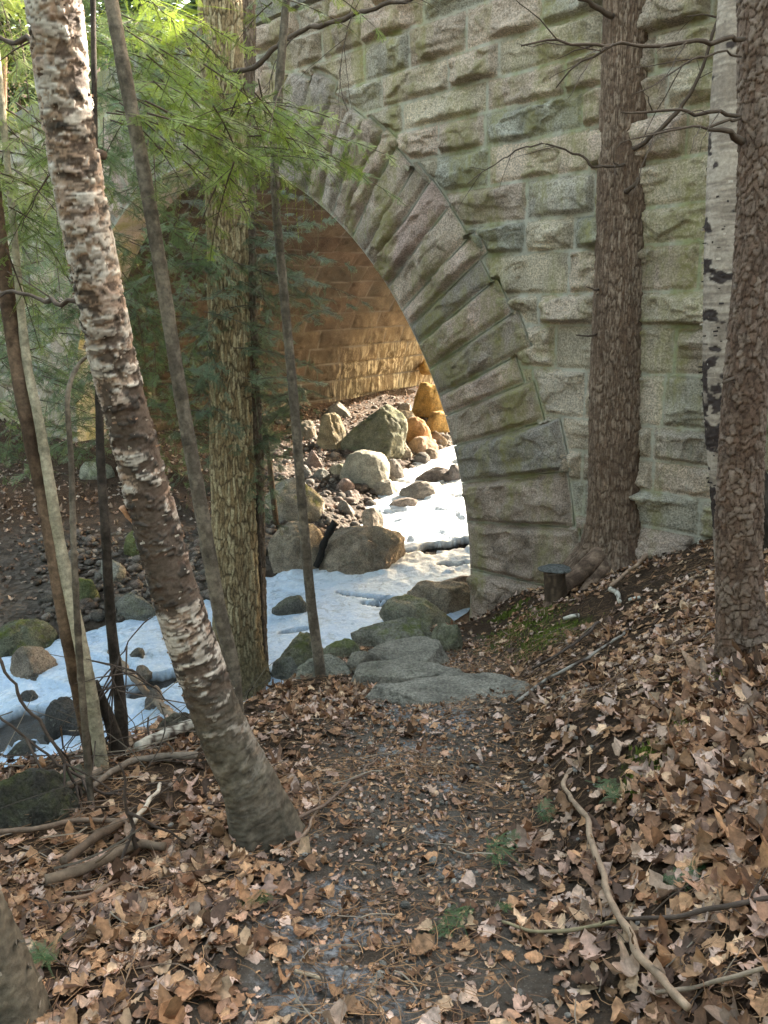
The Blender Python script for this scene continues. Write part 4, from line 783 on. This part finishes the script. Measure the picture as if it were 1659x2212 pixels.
acc = Acc(); gy = ghit(-40, 1240)[0]; add_tube(acc, spline(np.array([gy-[0, 0, .3], gy+[-.3, -1, 3], gy+[-.4, -1.6, 7]]), 40), np.linspace(.10, .05, 40), 14, np.array((.10, .07, .05))); acc.build('trunk', MAT['bark'], lt)
mt = empty('hemlock_tree', ghit(330, 1120)[0], 'dense dark hemlock on the far bank, seen between the birch and the slender leaning trunk', 'tree')
crown([(170, 330, 460, 560, 6.0, 8.5, 20, 1.0, (.3, -.2)), (200, 560, 430, 800, 6.5, 8.5, 16, 1.0, (.3, -.25)), (300, 800, 450, 1020, 6.8, 8.5, 9, .8, (.2, -.25)), (220, 20, 440, 330, 6.0, 8.0, 18, 1.0, (.3, -.2)), (0, 520, 220, 800, 5.8, 8.5, 18, .9, (0, -.3)), (0, 780, 200, 1020, 5.6, 8, 12, .7, (0, -.3)), (110, 760, 260, 960, 7, 9, 12, .8, (0, -.3))], 9, mt, MG, dens=2.1)
acc = Acc(); gy = ghit(330, 1120)[0]; add_tube(acc, spline(np.array([gy-[0, 0, .3], gy+[0, -.8, 3], gy+[.1, -1.6, 8]]), 40), np.linspace(.09, .03, 40), 12, np.array((.08, .06, .045))); acc.build('trunk', MAT['bark'], mt)
# forest behind the bridge : conifers with layered crowns
def forest_tree(x, y, h, rad, seed, lab):
    rng = np.random.RandomState(seed); z0 = float(zf(x, y, False)); e = empty('forest_conifer', (x, y, z0), lab, 'tree', 'conifers on the slope behind the bridge'); acc = Acc()
    add_tube(acc, np.array([[x, y, z0-.3], [x+.1, y, z0+h*.5], [x, y, z0+h]]), np.array([.16, .10, .02])*h/10, 8, np.array((.11, .085, .065))); acc.build('trunk', MAT['bark'], e)
    n = 2600; t = rng.rand(n)**.8; zc = z0+h*(.12+.88*t); lev = np.floor(t*16)/16; r = rad*(1-.9*t)*(.25+.75*rng.rand(n)**.6); a = rng.uniform(0, 6.283, n)+0*lev
    C = np.stack([x+r*np.cos(a), y+r*np.sin(a), zc-.35*r], 1); s = rng.uniform(.18, .42, n)[:, None]; D = np.stack([np.cos(a), np.sin(a), -.3+.2*rng.normal(size=n)], 1); S = np.stack([-np.sin(a), np.cos(a), .4*rng.normal(size=n)], 1)*.45
    V = np.stack([C-S*s, C+D*s, C+S*s, C-D*s*.3], 1).reshape(-1, 3)
    c = np.repeat(lerp(np.array((.06, .10, .05)), np.array((.13, .18, .07)), rng.rand(n, 1)), 4, 0); mesh_np('crown', V, np.arange(4*n).reshape(-1, 4), MAT['needle'], e, col=c, smooth=False)
fr = np.random.RandomState(8)
for i in range(16):
    x = -9-i*1.9+fr.uniform(-1, 1); y = 26+fr.uniform(0, 10)+(i % 3)*4; forest_tree(x+6, y, fr.uniform(9, 15), fr.uniform(2.2, 3.2), 100+i, 'tall green conifer rising behind the bridge parapet')
for i in range(8):
    forest_tree(-13-fr.uniform(0, 8), 6+i*2.1, fr.uniform(7, 11), 2.3, 200+i, 'tall green conifer rising behind the bridge parapet')

# unseen woods added behind the viewpoint to block low sky, foliage on trunks
def woods():
    rng = np.random.RandomState(77); acc = Acc(); W_ = Acc()
    for i in range(17):
        a = math.radians(rng.uniform(95, 275) if i < 13 else rng.uniform(250, 300)); r = rng.uniform(6.5, 15); x, y = r*math.sin(a), r*math.cos(a)
        z0 = float(zf(x, y, False)); h = rng.uniform(8, 12); rad = rng.uniform(2.2, 3.0); n = 1500; t = rng.rand(n)**.85; rr = rad*(1-.85*t)*(.2+.8*rng.rand(n)**.6); b = rng.uniform(0, 6.283, n)
        C = np.stack([x+rr*np.cos(b), y+rr*np.sin(b), z0+1.2+(h-1.2)*t-.35*rr], 1); s = rng.uniform(.25, .5, n)[:, None]; D = np.stack([np.cos(b), np.sin(b), -.3+.2*rng.normal(size=n)], 1); S = np.stack([-np.sin(b), np.cos(b), .4*rng.normal(size=n)], 1)*.5
        acc.add(np.stack([C-S*s, C+D*s, C+S*s, C-D*s*.3], 1).reshape(-1, 3), np.arange(4*n).reshape(-1, 4), np.repeat(lerp(np.array((.05, .09, .045)), np.array((.12, .17, .07)), rng.rand(n, 1)), 4, 0))
        add_tube(acc, np.array([[x, y, z0-.3], [x+.1, y, z0+h*.5], [x, y, z0+h]]), np.array([.16, .10, .02]), 8, np.array((.11, .085, .065)))
    o = acc.build('sky_block_woods', MAT['needle'], smooth=False); tag(o, 'unseen conifer woods added behind the viewpoint to block low sky light', 'woods', kind='stuff')
woods()

# ------------------------------------------------------------------ leaf litter
def leaf_set(N, pos_fn, seed, size=(.045, .10), lift=.012, tilt=.35, curl=1.0, cols=None, name='leaf_litter', label='', kind='stuff', K=12):
    rng = np.random.RandomState(seed); x, y = pos_fn(rng, N); N = len(x); z = zf(x, y); e = .03
    gx = (zf(x+e, y, False)-zf(x-e, y, False))/(2*e); gy = (zf(x, y+e, False)-zf(x, y-e, False))/(2*e)
    t = np.linspace(0, 1, K)
    sp = np.sin(np.pi*t)
    oak = np.abs(sp)**.55*(.245+.10*np.cos(2*np.pi*4*t+2.6)); beech = .35*np.abs(np.sin(np.pi*t**.82))**.62; maple = .40*np.abs(np.sin(np.pi*t**.72))**.6*(1+.24*np.cos(2*np.pi*3*t+3.4))
    kd = rng.choice(3, N, p=[.36, .48, .16]); Wt = np.stack([oak, beech, maple])[kd]*(1+.08*rng.normal(size=(N, K))); Wt2 = np.stack([oak, beech, maple])[kd]*(1+.08*rng.normal(size=(N, K)))
    L = rng.uniform(*size, N)*np.array([1.2, .95, .9])[kd]; X = (t-.5)[None]*L[:, None]
    cu = rng.normal(size=N)*1.6*curl; cv = np.abs(rng.normal(size=N))*1.1*curl; tw = rng.normal(size=N)*.6
    def side(Wd, sg):
        Yv = sg*Wd*L[:, None]; Z = cu[:, None]*X**2/L[:, None]*1.3+cv[:, None]*np.abs(Yv)**1.6/L[:, None]**.6+tw[:, None]*X*Yv/L[:, None]; return np.stack([X+.12*np.abs(Yv), Yv, Z], -1)
    mid = np.stack([X, X*0, cu[:, None]*X**2/L[:, None]*1.3], -1); P = np.stack([side(Wt, -1), mid, side(Wt2, 1)], 1)       # N,3,K,3
    P = P+rng.normal(size=P.shape)*[0, 0, .03]*L[:, None, None, None]
    a = rng.uniform(0, 6.283, N); ca, sa = np.cos(a), np.sin(a); Nn = np.stack([-gx+rng.normal(size=N)*tilt, -gy+rng.normal(size=N)*tilt, np.ones(N)], 1); Nn /= np.linalg.norm(Nn, axis=1)[:, None]
    Ax = np.stack([ca, sa, 0*ca], 1); Ax -= (Ax*Nn).sum(1)[:, None]*Nn; Ax /= np.linalg.norm(Ax, axis=1)[:, None]; Ay = np.cross(Nn, Ax)
    flip = np.where(rng.rand(N) < .4, -1, 1)
    Wp = P[..., 0:1]*Ax[:, None, None]+P[..., 1:2]*Ay[:, None, None]+P[..., 2:]*(Nn*flip[:, None])[:, None, None]
    base = np.stack([x, y, z+lift*.3+rng.rand(N)*lift+.12*L*np.linalg.norm(Nn[:, :2], axis=1)], 1); V = (Wp+base[:, None, None]).reshape(-1, 3)
    f = gridf(3, K); F = (f[None]+(np.arange(N)*3*K)[:, None, None]).reshape(-1, 4)
    pal = np.array(cols or [(.30, .165, .085), (.37, .215, .115), (.24, .125, .065), (.43, .29, .18), (.33, .19, .12), (.15, .075, .04), (.30, .17, .09), (.10, .06, .042), (.38, .25, .19), (.09, .05, .03), (.20, .11, .06), (.42, .30, .235), (.36, .25, .18)])
    c = pal[rng.randint(len(pal), size=N)]*rng.uniform(.38, 1.0, (N, 1))*1.4*np.array([1.0, 1.0, 1.05]); c = np.repeat(c, 3*K, 0); vein = np.tile(np.concatenate([np.ones(K), np.full(K, 1.25), np.ones(K)]), N)*rng.uniform(.85, 1.15, N*3*K); c = c*vein[:, None]
    o = mesh_np(name, V, F, MAT['leaf'], col=c, smooth=True); tag(o, label, 'leaf litter', kind=kind); return o
def keep(rng, x, y, path_p):
    d, zi, hw, side = stream(x, y); s, n = sn(x, y); p = np.abs(x-pathx(y)); pr = path_p+(1-path_p)*sst(.22, .62, p+.12*vn(x*5, y*5, 0, 3)); pr = np.where(y > 6.2, 1, pr); cl = .20+.80*sst(-.38, .12, vn(x*1.9, y*1.9, 0, 15))
    cl = np.where((x > 1.0) & (y < 3), 1, cl)
    m = (d-hw > .12) & (side < 0) & ((n < -.06)) & (rng.rand(len(x)) < pr*cl); return x[m], y[m]
def near(rng, N):
    y = .7+4.0*rng.rand(N)**.8; x = rng.uniform(-1, 1, N)*(.75+.62*y); return keep(rng, x, y, .10)
def mid_(rng, N):
    y = rng.uniform(3.6, 8.0, N); x = rng.uniform(-4.2, 5.5, N); return keep(rng, x, y, .22)
leaf_set(18000, near, 1, (.03, .085), .012, .17, .7, K=17, label='brown oak and beech leaves lying thick on the slope and path in the foreground')
leaf_set(14000, mid_, 2, (.03, .075), .012, .17, .7, label='brown fallen leaves covering the ground up to the bridge')
def right_(rng, N):
    y = rng.uniform(.8, 3.2, N); x = pathx(y)+.85+rng.rand(N)*1.5; return keep(rng, x, y, 1)
leaf_set(3200, right_, 3, (.045, .095), .025, .22, .8, K=17, label='big curled pale brown leaves heaped on the bank at the lower right')
def farb(rng, N):
    x = rng.uniform(-11, 3, N); y = rng.uniform(7, 21, N); d, zi, hw, side = stream(x, y); s, n = sn(x, y); m = (side > 0) & (d-hw > .3) & (s < 9.1+8*(n < 0)) & (rng.rand(N) < .25+.75*sst(.4, 2, d-hw)); return x[m], y[m]
leaf_set(14000, farb, 4, (.05, .09), .01, .4, 1.0, cols=[(.16, .10, .065), (.24, .16, .11), (.10, .065, .045), (.32, .25, .19)], label='dull brown leaves scattered over the far bank')
def path_bits(rng, N):
    y = .8+5*rng.rand(N)**.8; x = pathx(y)+rng.normal(size=N)*.4; return x, y
leaf_set(9000, path_bits, 6, (.012, .032), .003, .3, .8, label='crumbled leaf scraps trodden into the path', name='leaf_scraps')
def strands(N, seed, pos_fn, ln, wd, cols, name, label, lift=.012, arch=.25, tilt=.25):
    rng = np.random.RandomState(seed); x, y = pos_fn(rng, N); N = len(x); z = zf(x, y)+rng.rand(N)*lift+.002; a = rng.uniform(0, 6.283, N); L = rng.uniform(*ln, N); K = 5; t = np.linspace(-.5, .5, K); b = rng.normal(size=N)*arch
    D = np.stack([np.cos(a), np.sin(a)], 1); S = np.stack([-D[:, 1], D[:, 0]], 1); X = x[:, None]+D[:, :1]*t*L[:, None]+S[:, :1]*(b*L)[:, None]*t**2*4; Y = y[:, None]+D[:, 1:]*t*L[:, None]+S[:, 1:]*(b*L)[:, None]*t**2*4
    Z = zf(X, Y)+(z-zf(x, y))[:, None]+np.abs(rng.normal(size=N)*tilt)[:, None]*L[:, None]*(t+.5); w = rng.uniform(*wd, N)[:, None]
    V = np.stack([np.stack([X-S[:, :1]*w, Y-S[:, 1:]*w, Z], -1), np.stack([X, Y, Z+w*1.2], -1), np.stack([X+S[:, :1]*w, Y+S[:, 1:]*w, Z], -1)], 1).reshape(-1, 3)
    F = (gridf(3, K)[None]+(np.arange(N)*3*K)[:, None, None]).reshape(-1, 4); pal = np.array(cols); c = np.repeat(pal[rng.randint(len(pal), size=N)]*rng.uniform(.7, 1.2, (N, 1)), 3*K, 0)
    return tag(mesh_np(name, V, F, MAT['twig'], col=c), label, name.replace('_', ' '), kind='stuff')
def near2(rng, N):
    y = .7+5.0*rng.rand(N)**.8; x = rng.uniform(-1, 1, N)*(.75+.6*y); d, zi, hw, side = stream(x, y); s, n = sn(x, y); m = (d-hw > .2) & (n < -.05) & (rng.rand(N) < .2+.8*sst(-.2, .3, vn(x*2.3, y*2.3, 0, 33))); return x[m], y[m]
strands(26000, 21, near2, (.04, .11), (.0007, .0013), [(.26, .15, .08), (.34, .20, .11), (.16, .09, .055)], 'pine_needles', 'fine brown pine needles strewn between the leaves', .02, .2, .2)
strands(900, 22, near2, (.08, .30), (.0012, .0028), [(.10, .07, .05), (.16, .11, .08), (.06, .042, .033), (.28, .23, .18)], 'fine_twigs', 'small broken twigs scattered through the leaf litter', .03, .12, .12)
def bankpos(rng, N):
    x = rng.uniform(-4.5, -.9, N); y = rng.uniform(2.2, 5.4, N); return keep(rng, x, y, 1)
strands(500, 23, bankpos, (.25, .8), (.002, .005), [(.10, .08, .06), (.20, .16, .12), (.06, .045, .035)], 'brush', 'tangle of dead twigs piled along the left bank', .10, .1, .35)
# moss cushions
rng = np.random.RandomState(31); acc = Acc()
for (u, v, rr) in [(1130, 1350, .26), (1180, 1370, .22), (1100, 1325, .15), (1520, 1480, .12), (1470, 1560, .10), (1430, 1620, .11), (1400, 1690, .08), (1545, 1455, .09)]:
    p, t = ghit(u, v); n = int(5200*rr); x = p[0]+rng.normal(size=n)*rr*.5; y = p[1]+rng.normal(size=n)*rr*.5; z = zf(x, y); a = rng.uniform(0, 6.28, n); h = rng.uniform(.01, .028, n); D = np.stack([np.cos(a), np.sin(a), a*0], 1)*.004
    C = np.stack([x, y, z], 1); up = np.stack([rng.normal(size=n)*.4, rng.normal(size=n)*.4, np.ones(n)], 1)*h[:, None]; V = np.stack([C-D, C+D, C+up+D*.3, C+up-D*.3], 1).reshape(-1, 3)
    acc.add(V, np.arange(4*n).reshape(-1, 4), np.repeat(lerp(np.array((.07, .09, .015)), np.array((.16, .19, .035)), rng.rand(n, 1)), 4, 0))
o = acc.build('moss', MAT['moss']); tag(o, 'yellow green moss growing on the slope', 'moss', kind='stuff')

# ------------------------------------------------------------------ fallen branches, logs and sprigs
def fallen(name, label, pts, w0, w1, col, k=0, ln=.2, seed=1, lift=.012, cat='fallen branch', wob=.01, sides=8, bark=None):
    P = []
    for u, v, *q in pts: g, t = ghit(u, v); P.append(np.append(g+[0, 0, lift+(q[0] if q else 0)], t))
    P = np.array(P); L = np.linalg.norm(np.diff(P[:, :3], axis=0), axis=1).sum(); n = max(8, int(L/.02)); Q = spline(P, n); dm = Q[:, 3]; R = np.linspace(w0, w1, n)/2*dm/CAM_F
    q = np.arange(n)*.25+seed*7; C3 = Q[:, :3]+wob*np.stack([vn(q, q*0, 0, seed), vn(q, q*0+5, 0, seed), .4*vn(q, q*0+9, 0, seed)], 1); C3[:, 2] += R*.6
    R = R*(1+.14*vn(q*2.2, q*0, 3, seed)); acc = Acc(); V, F, F3_ = tube(C3, R, sides); nn = fbm(V[:, 0]*30, V[:, 1]*30, V[:, 2]*30, seed, 4); c = np.array(col)*(1+.5*nn)[:, None]
    if bark == 'birch': c = colmix(c, np.array((.07, .05, .04)), sst(.12, .22, fbm(V[:, 0]*40, V[:, 1]*12, V[:, 2]*12, seed+1, 3)))
    acc.add(V, F, c); acc.F.setdefault(3, []).append(F3_); r2 = np.random.RandomState(seed); forks(acc, C3, r2, k, ln, max(.0018, R.mean()*.35), col)
    return tag(acc.build(name, MAT['twig']), label, cat)
BR = (.20, .14, .10); LB = (.27, .195, .14); DB = (.075, .055, .045); WBK = (.46, .42, .36)
fallen('fallen_branch', 'long pale brown crooked branch running down the leaves at the lower right', [(1222, 1700), (1218, 1725), (1262, 1790), (1275, 1850), (1310, 1950), (1342, 2020), (1375, 2090), (1440, 2165), (1480, 2215)], 9, 20, LB, 2, .25, 1, .045)
fallen('fallen_branch', 'thin olive stick touching the long pale branch from the left', [(1085, 2026), (1160, 2040), (1250, 2040), (1340, 2026)], 6, 10, (.22, .18, .11), 1, .1, 2, .045)
fallen('fallen_branch', 'dark stick running from the long pale branch to the right edge', [(1342, 2018), (1440, 2016), (1560, 2000), (1670, 1975)], 8, 13, DB, 4, .2, 3, .05)
fallen('fallen_branch', 'thin dark twig crossing the leaves left of the long pale branch', [(1060, 2000), (1200, 2010), (1340, 2020)], 4, 5, DB, 4, .15, 4, .02)
fallen('fallen_branch', 'speckled grey birch branch lying up the slope right of the widest slab', [(1117, 1530), (1170, 1492), (1230, 1455), (1290, 1425), (1350, 1380)], 8, 5, (.26, .23, .20), 3, .2, 5, .04, bark='birch')
fallen('fallen_branch', 'dark straight stick on the slope above the speckled birch branch', [(1152, 1458), (1210, 1425), (1260, 1388), (1296, 1358)], 6, 6, DB, 1, .1, 6, .04)
fallen('fallen_branch', 'tan broken stick leaning on the slope right of the pier conifer', [(1315, 1282), (1350, 1255), (1390, 1220), (1428, 1188)], 8, 13, (.30, .20, .14), 0, .1, 7, .05)
fallen('birch_stick', 'short white birch stick with a black end on the slope', [(1318, 1282), (1332, 1290), (1338, 1308)], 12, 10, WBK, 0, .1, 8, .02, 'stick', .004, bark='birch')
fallen('birch_stick', 'small pale birch piece below the short white stick', [(1217, 1343), (1235, 1338), (1250, 1336)], 9, 9, WBK, 0, .1, 9, .015, 'stick', .003, bark='birch')
fallen('birch_stick', 'tiny pale birch piece to the right of the short white stick', [(1358, 1304), (1382, 1296)], 9, 8, WBK, 0, .1, 10, .015, 'stick', .003)
fallen('birch_log', 'white birch log lying between the two right hand conifers', [(1462, 1150), (1500, 1140), (1555, 1124)], 16, 22, WBK, 0, .1, 11, .02, 'log', .004, 14, bark='birch')
fallen('rotten_branch', 'grey forked snag of dead wood behind the roots of the pier conifer', [(1395, 1178), (1402, 1150), (1402, 1115, .12)], 7, 6, (.35, .31, .27), 2, .15, 12, .02)
fallen('fallen_log', 'thick pale rotten branch lying low at the lower left', [(105, 1915), (180, 1895), (240, 1868), (300, 1842), (365, 1842)], 24, 18, (.17, .12, .085), 1, .2, 13, .02, 'log', sides=14)
fallen('fallen_log', 'pair partner log, darker, running up to the thin upright shoot', [(135, 1880), (190, 1845), (262, 1795)], 22, 20, (.13, .09, .065), 0, .2, 14, .03, 'log', sides=14)
fallen('fallen_log', 'straight brown stick across the leaves from the left edge', [(-20, 1818), (90, 1806), (170, 1790), (275, 1792)], 13, 11, (.16, .11, .08), 1, .2, 15, .03)
fallen('fallen_log', 'long weathered log at the left edge under the brush', [(-30, 1800), (60, 1770), (150, 1725), (220, 1690)], 24, 16, (.14, .105, .08), 1, .2, 16, .05, 'log', sides=12)
fallen('birch_stick', 'white peeling stick pointing up towards the birch foot', [(290, 1795), (320, 1755), (350, 1707)], 11, 8, (.5, .42, .34), 0, .1, 17, .03, 'stick')
fallen('fallen_branch', 'long thin branch from the birch foot up across the path', [(575, 1822), (640, 1788), (690, 1765), (745, 1720), (790, 1680), (815, 1655)], 9, 5, (.16, .11, .085), 1, .2, 18, .035)
fallen('fallen_branch', 'short brown twig beside the path below the birch foot', [(625, 1845), (665, 1800), (690, 1745), (688, 1700)], 8, 4, (.22, .155, .115), 0, .2, 19, .02)
fallen('birch_log', 'broken white birch log end sticking out behind the thick birch', [(300, 1640), (350, 1618), (425, 1588)], 20, 26, WBK, 0, .2, 20, .06, 'log', .005, 14, bark='birch')
fallen('fallen_log', 'brown dead limb slanting down from the dark kinked trunk to the birch', [(248, 1485, .35), (300, 1530, .25), (350, 1560, .12), (400, 1592, .03)], 14, 20, (.20, .15, .11), 1, .3, 21, .03, 'log', sides=12)
fallen('fallen_log', 'grey log lying along the bank below the white birch log end', [(200, 1720), (280, 1665), (360, 1655), (430, 1650)], 12, 16, (.18, .14, .11), 1, .3, 22, .04, 'log', sides=12)
fallen('fallen_branch', 'pale twig lying on the leafy ground near the bottom centre', [(635, 2102), (680, 2118), (705, 2120)], 9, 9, (.40, .31, .22), 0, .2, 23, .012)
fallen('fallen_log', 'dark rotting log half buried in leaves at the lower left', [(240, 2105), (310, 2085), (350, 2065), (392, 2035)], 22, 30, (.30, .24, .16), 0, .2, 24, .0, 'log', sides=12)
fallen('fallen_branch', 'thin twig beside the rotten log at the lower left', [(130, 1965), (200, 1945), (260, 1920)], 12, 8, (.19, .12, .085), 0, .2, 25, .02)
fallen('fallen_branch', 'grey branch crossing the lower right corner', [(1420, 2170), (1500, 2155), (1590, 2140), (1670, 2120)], 9, 11, (.26, .2, .15), 2, .2, 26, .03)
fallen('fallen_branch', 'thin pale stem standing out of the leaves at the lower right', [(1385, 1920), (1370, 1960), (1345, 2030)], 4, 5, (.34, .26, .18), 1, .1, 27, .03)
def shoot(label, pts, y, r0, r1, col, k, seed, name='bare_shoot'):
    acc = Acc(); P = pbranch(acc, [(a, b, y) for a, b in pts], r0, r1, col, 6, seed, .012); forks(acc, P, np.random.RandomState(seed), k, .5, r1*.8+.001, col)
    g, t = ghit(*pts[-1]); return tag(acc.build(name, MAT['twig']), label, 'shoot')
yb = lambda u, v: float(ghit(u, v)[0][1])
shoot('thin upright bare shoot rising from the rotten branch at the lower left', [(262, 1650), (272, 1740), (297, 1850)], yb(297, 1850), .004, .008, DB, 3, 1)
shoot('long bare stem slanting over the left bank from the left edge', [(-20, 1400), (50, 1510), (110, 1600), (150, 1665), (185, 1740)], yb(185, 1740), .006, .007, DB, 4, 2)
shoot('bare stem bending across the ice at the left edge', [(-20, 1530), (60, 1600), (150, 1665), (240, 1720)], yb(240, 1720), .005, .007, DB, 5, 3)
shoot('wiry bare bush in front of the ice beside the kinked trunk', [(330, 1330), (270, 1400), (240, 1480), (232, 1560), (228, 1640)], yb(228, 1640), .003, .005, DB, 12, 4)
shoot('second wiry stem arching right across the ice towards the birch', [(420, 1560), (360, 1510), (290, 1450), (245, 1470), (238, 1600), (240, 1650)], yb(240, 1650), .0025, .005, DB, 10, 5)
def sprig(label, u, v, s, seed):
    rng = np.random.RandomState(seed); g, t = ghit(u, v); a = rng.uniform(0, 6.28); VS = []
    for j in range(3):
        b = a+(j-1)*.6; X = np.array([math.cos(b), math.sin(b), .25+.1*j]); X /= np.linalg.norm(X); Y = np.cross([0, 0, 1.0], X); Y /= np.linalg.norm(Y); Z = np.cross(X, Y); V = PROTO[rng.randint(5)][0]; VS.append(g+[0, 0, .02+.01*j]+s*rng.uniform(.7, 1)*(V[:, :1]*X+V[:, 1:2]*Y+V[:, 2:]*Z))
    V = np.concatenate(VS); o = mesh_np('evergreen_sprig', V, np.arange(len(V)).reshape(-1, 4), MAT['needle'], col=np.tile(np.array((.07, .13, .05))*rng.uniform(.8, 1.3), (len(V), 1)), smooth=False); return tag(o, label, 'sprig')
for lab, u, v, s in [('largest green hemlock sprig on the leaves at the right', 1420, 1925, .17), ('green sprig lying beside the path right of centre', 1050, 1850, .14), ('green sprig just right of the upper long branch end', 1330, 1750, .12), ('small upright green sprig low beside the path', 960, 1990, .11), ('pale green sprig at the lower middle', 1105, 1975, .07), ('green sprig left of the path above the icy patch', 565, 1945, .11), ('green sprig in the leaves left of the icy patch', 410, 2010, .12), ('green tuft at the lower left beside the corner trunk', 125, 2090, .14), ('green sprig above the path at mid height', 1160, 1775, .09)]:
    sprig(lab, u, v, s, int(u))

shoot('black log filling the dark crack between the two split boulders', [(724, 1128), (712, 1150), (698, 1182), (682, 1224)], yb(690, 1226)-.12, .055, .045, (.018, .015, .013), 0, 9, 'dark_crack_log')  # near-black tube laid along the dark crack between the boulders
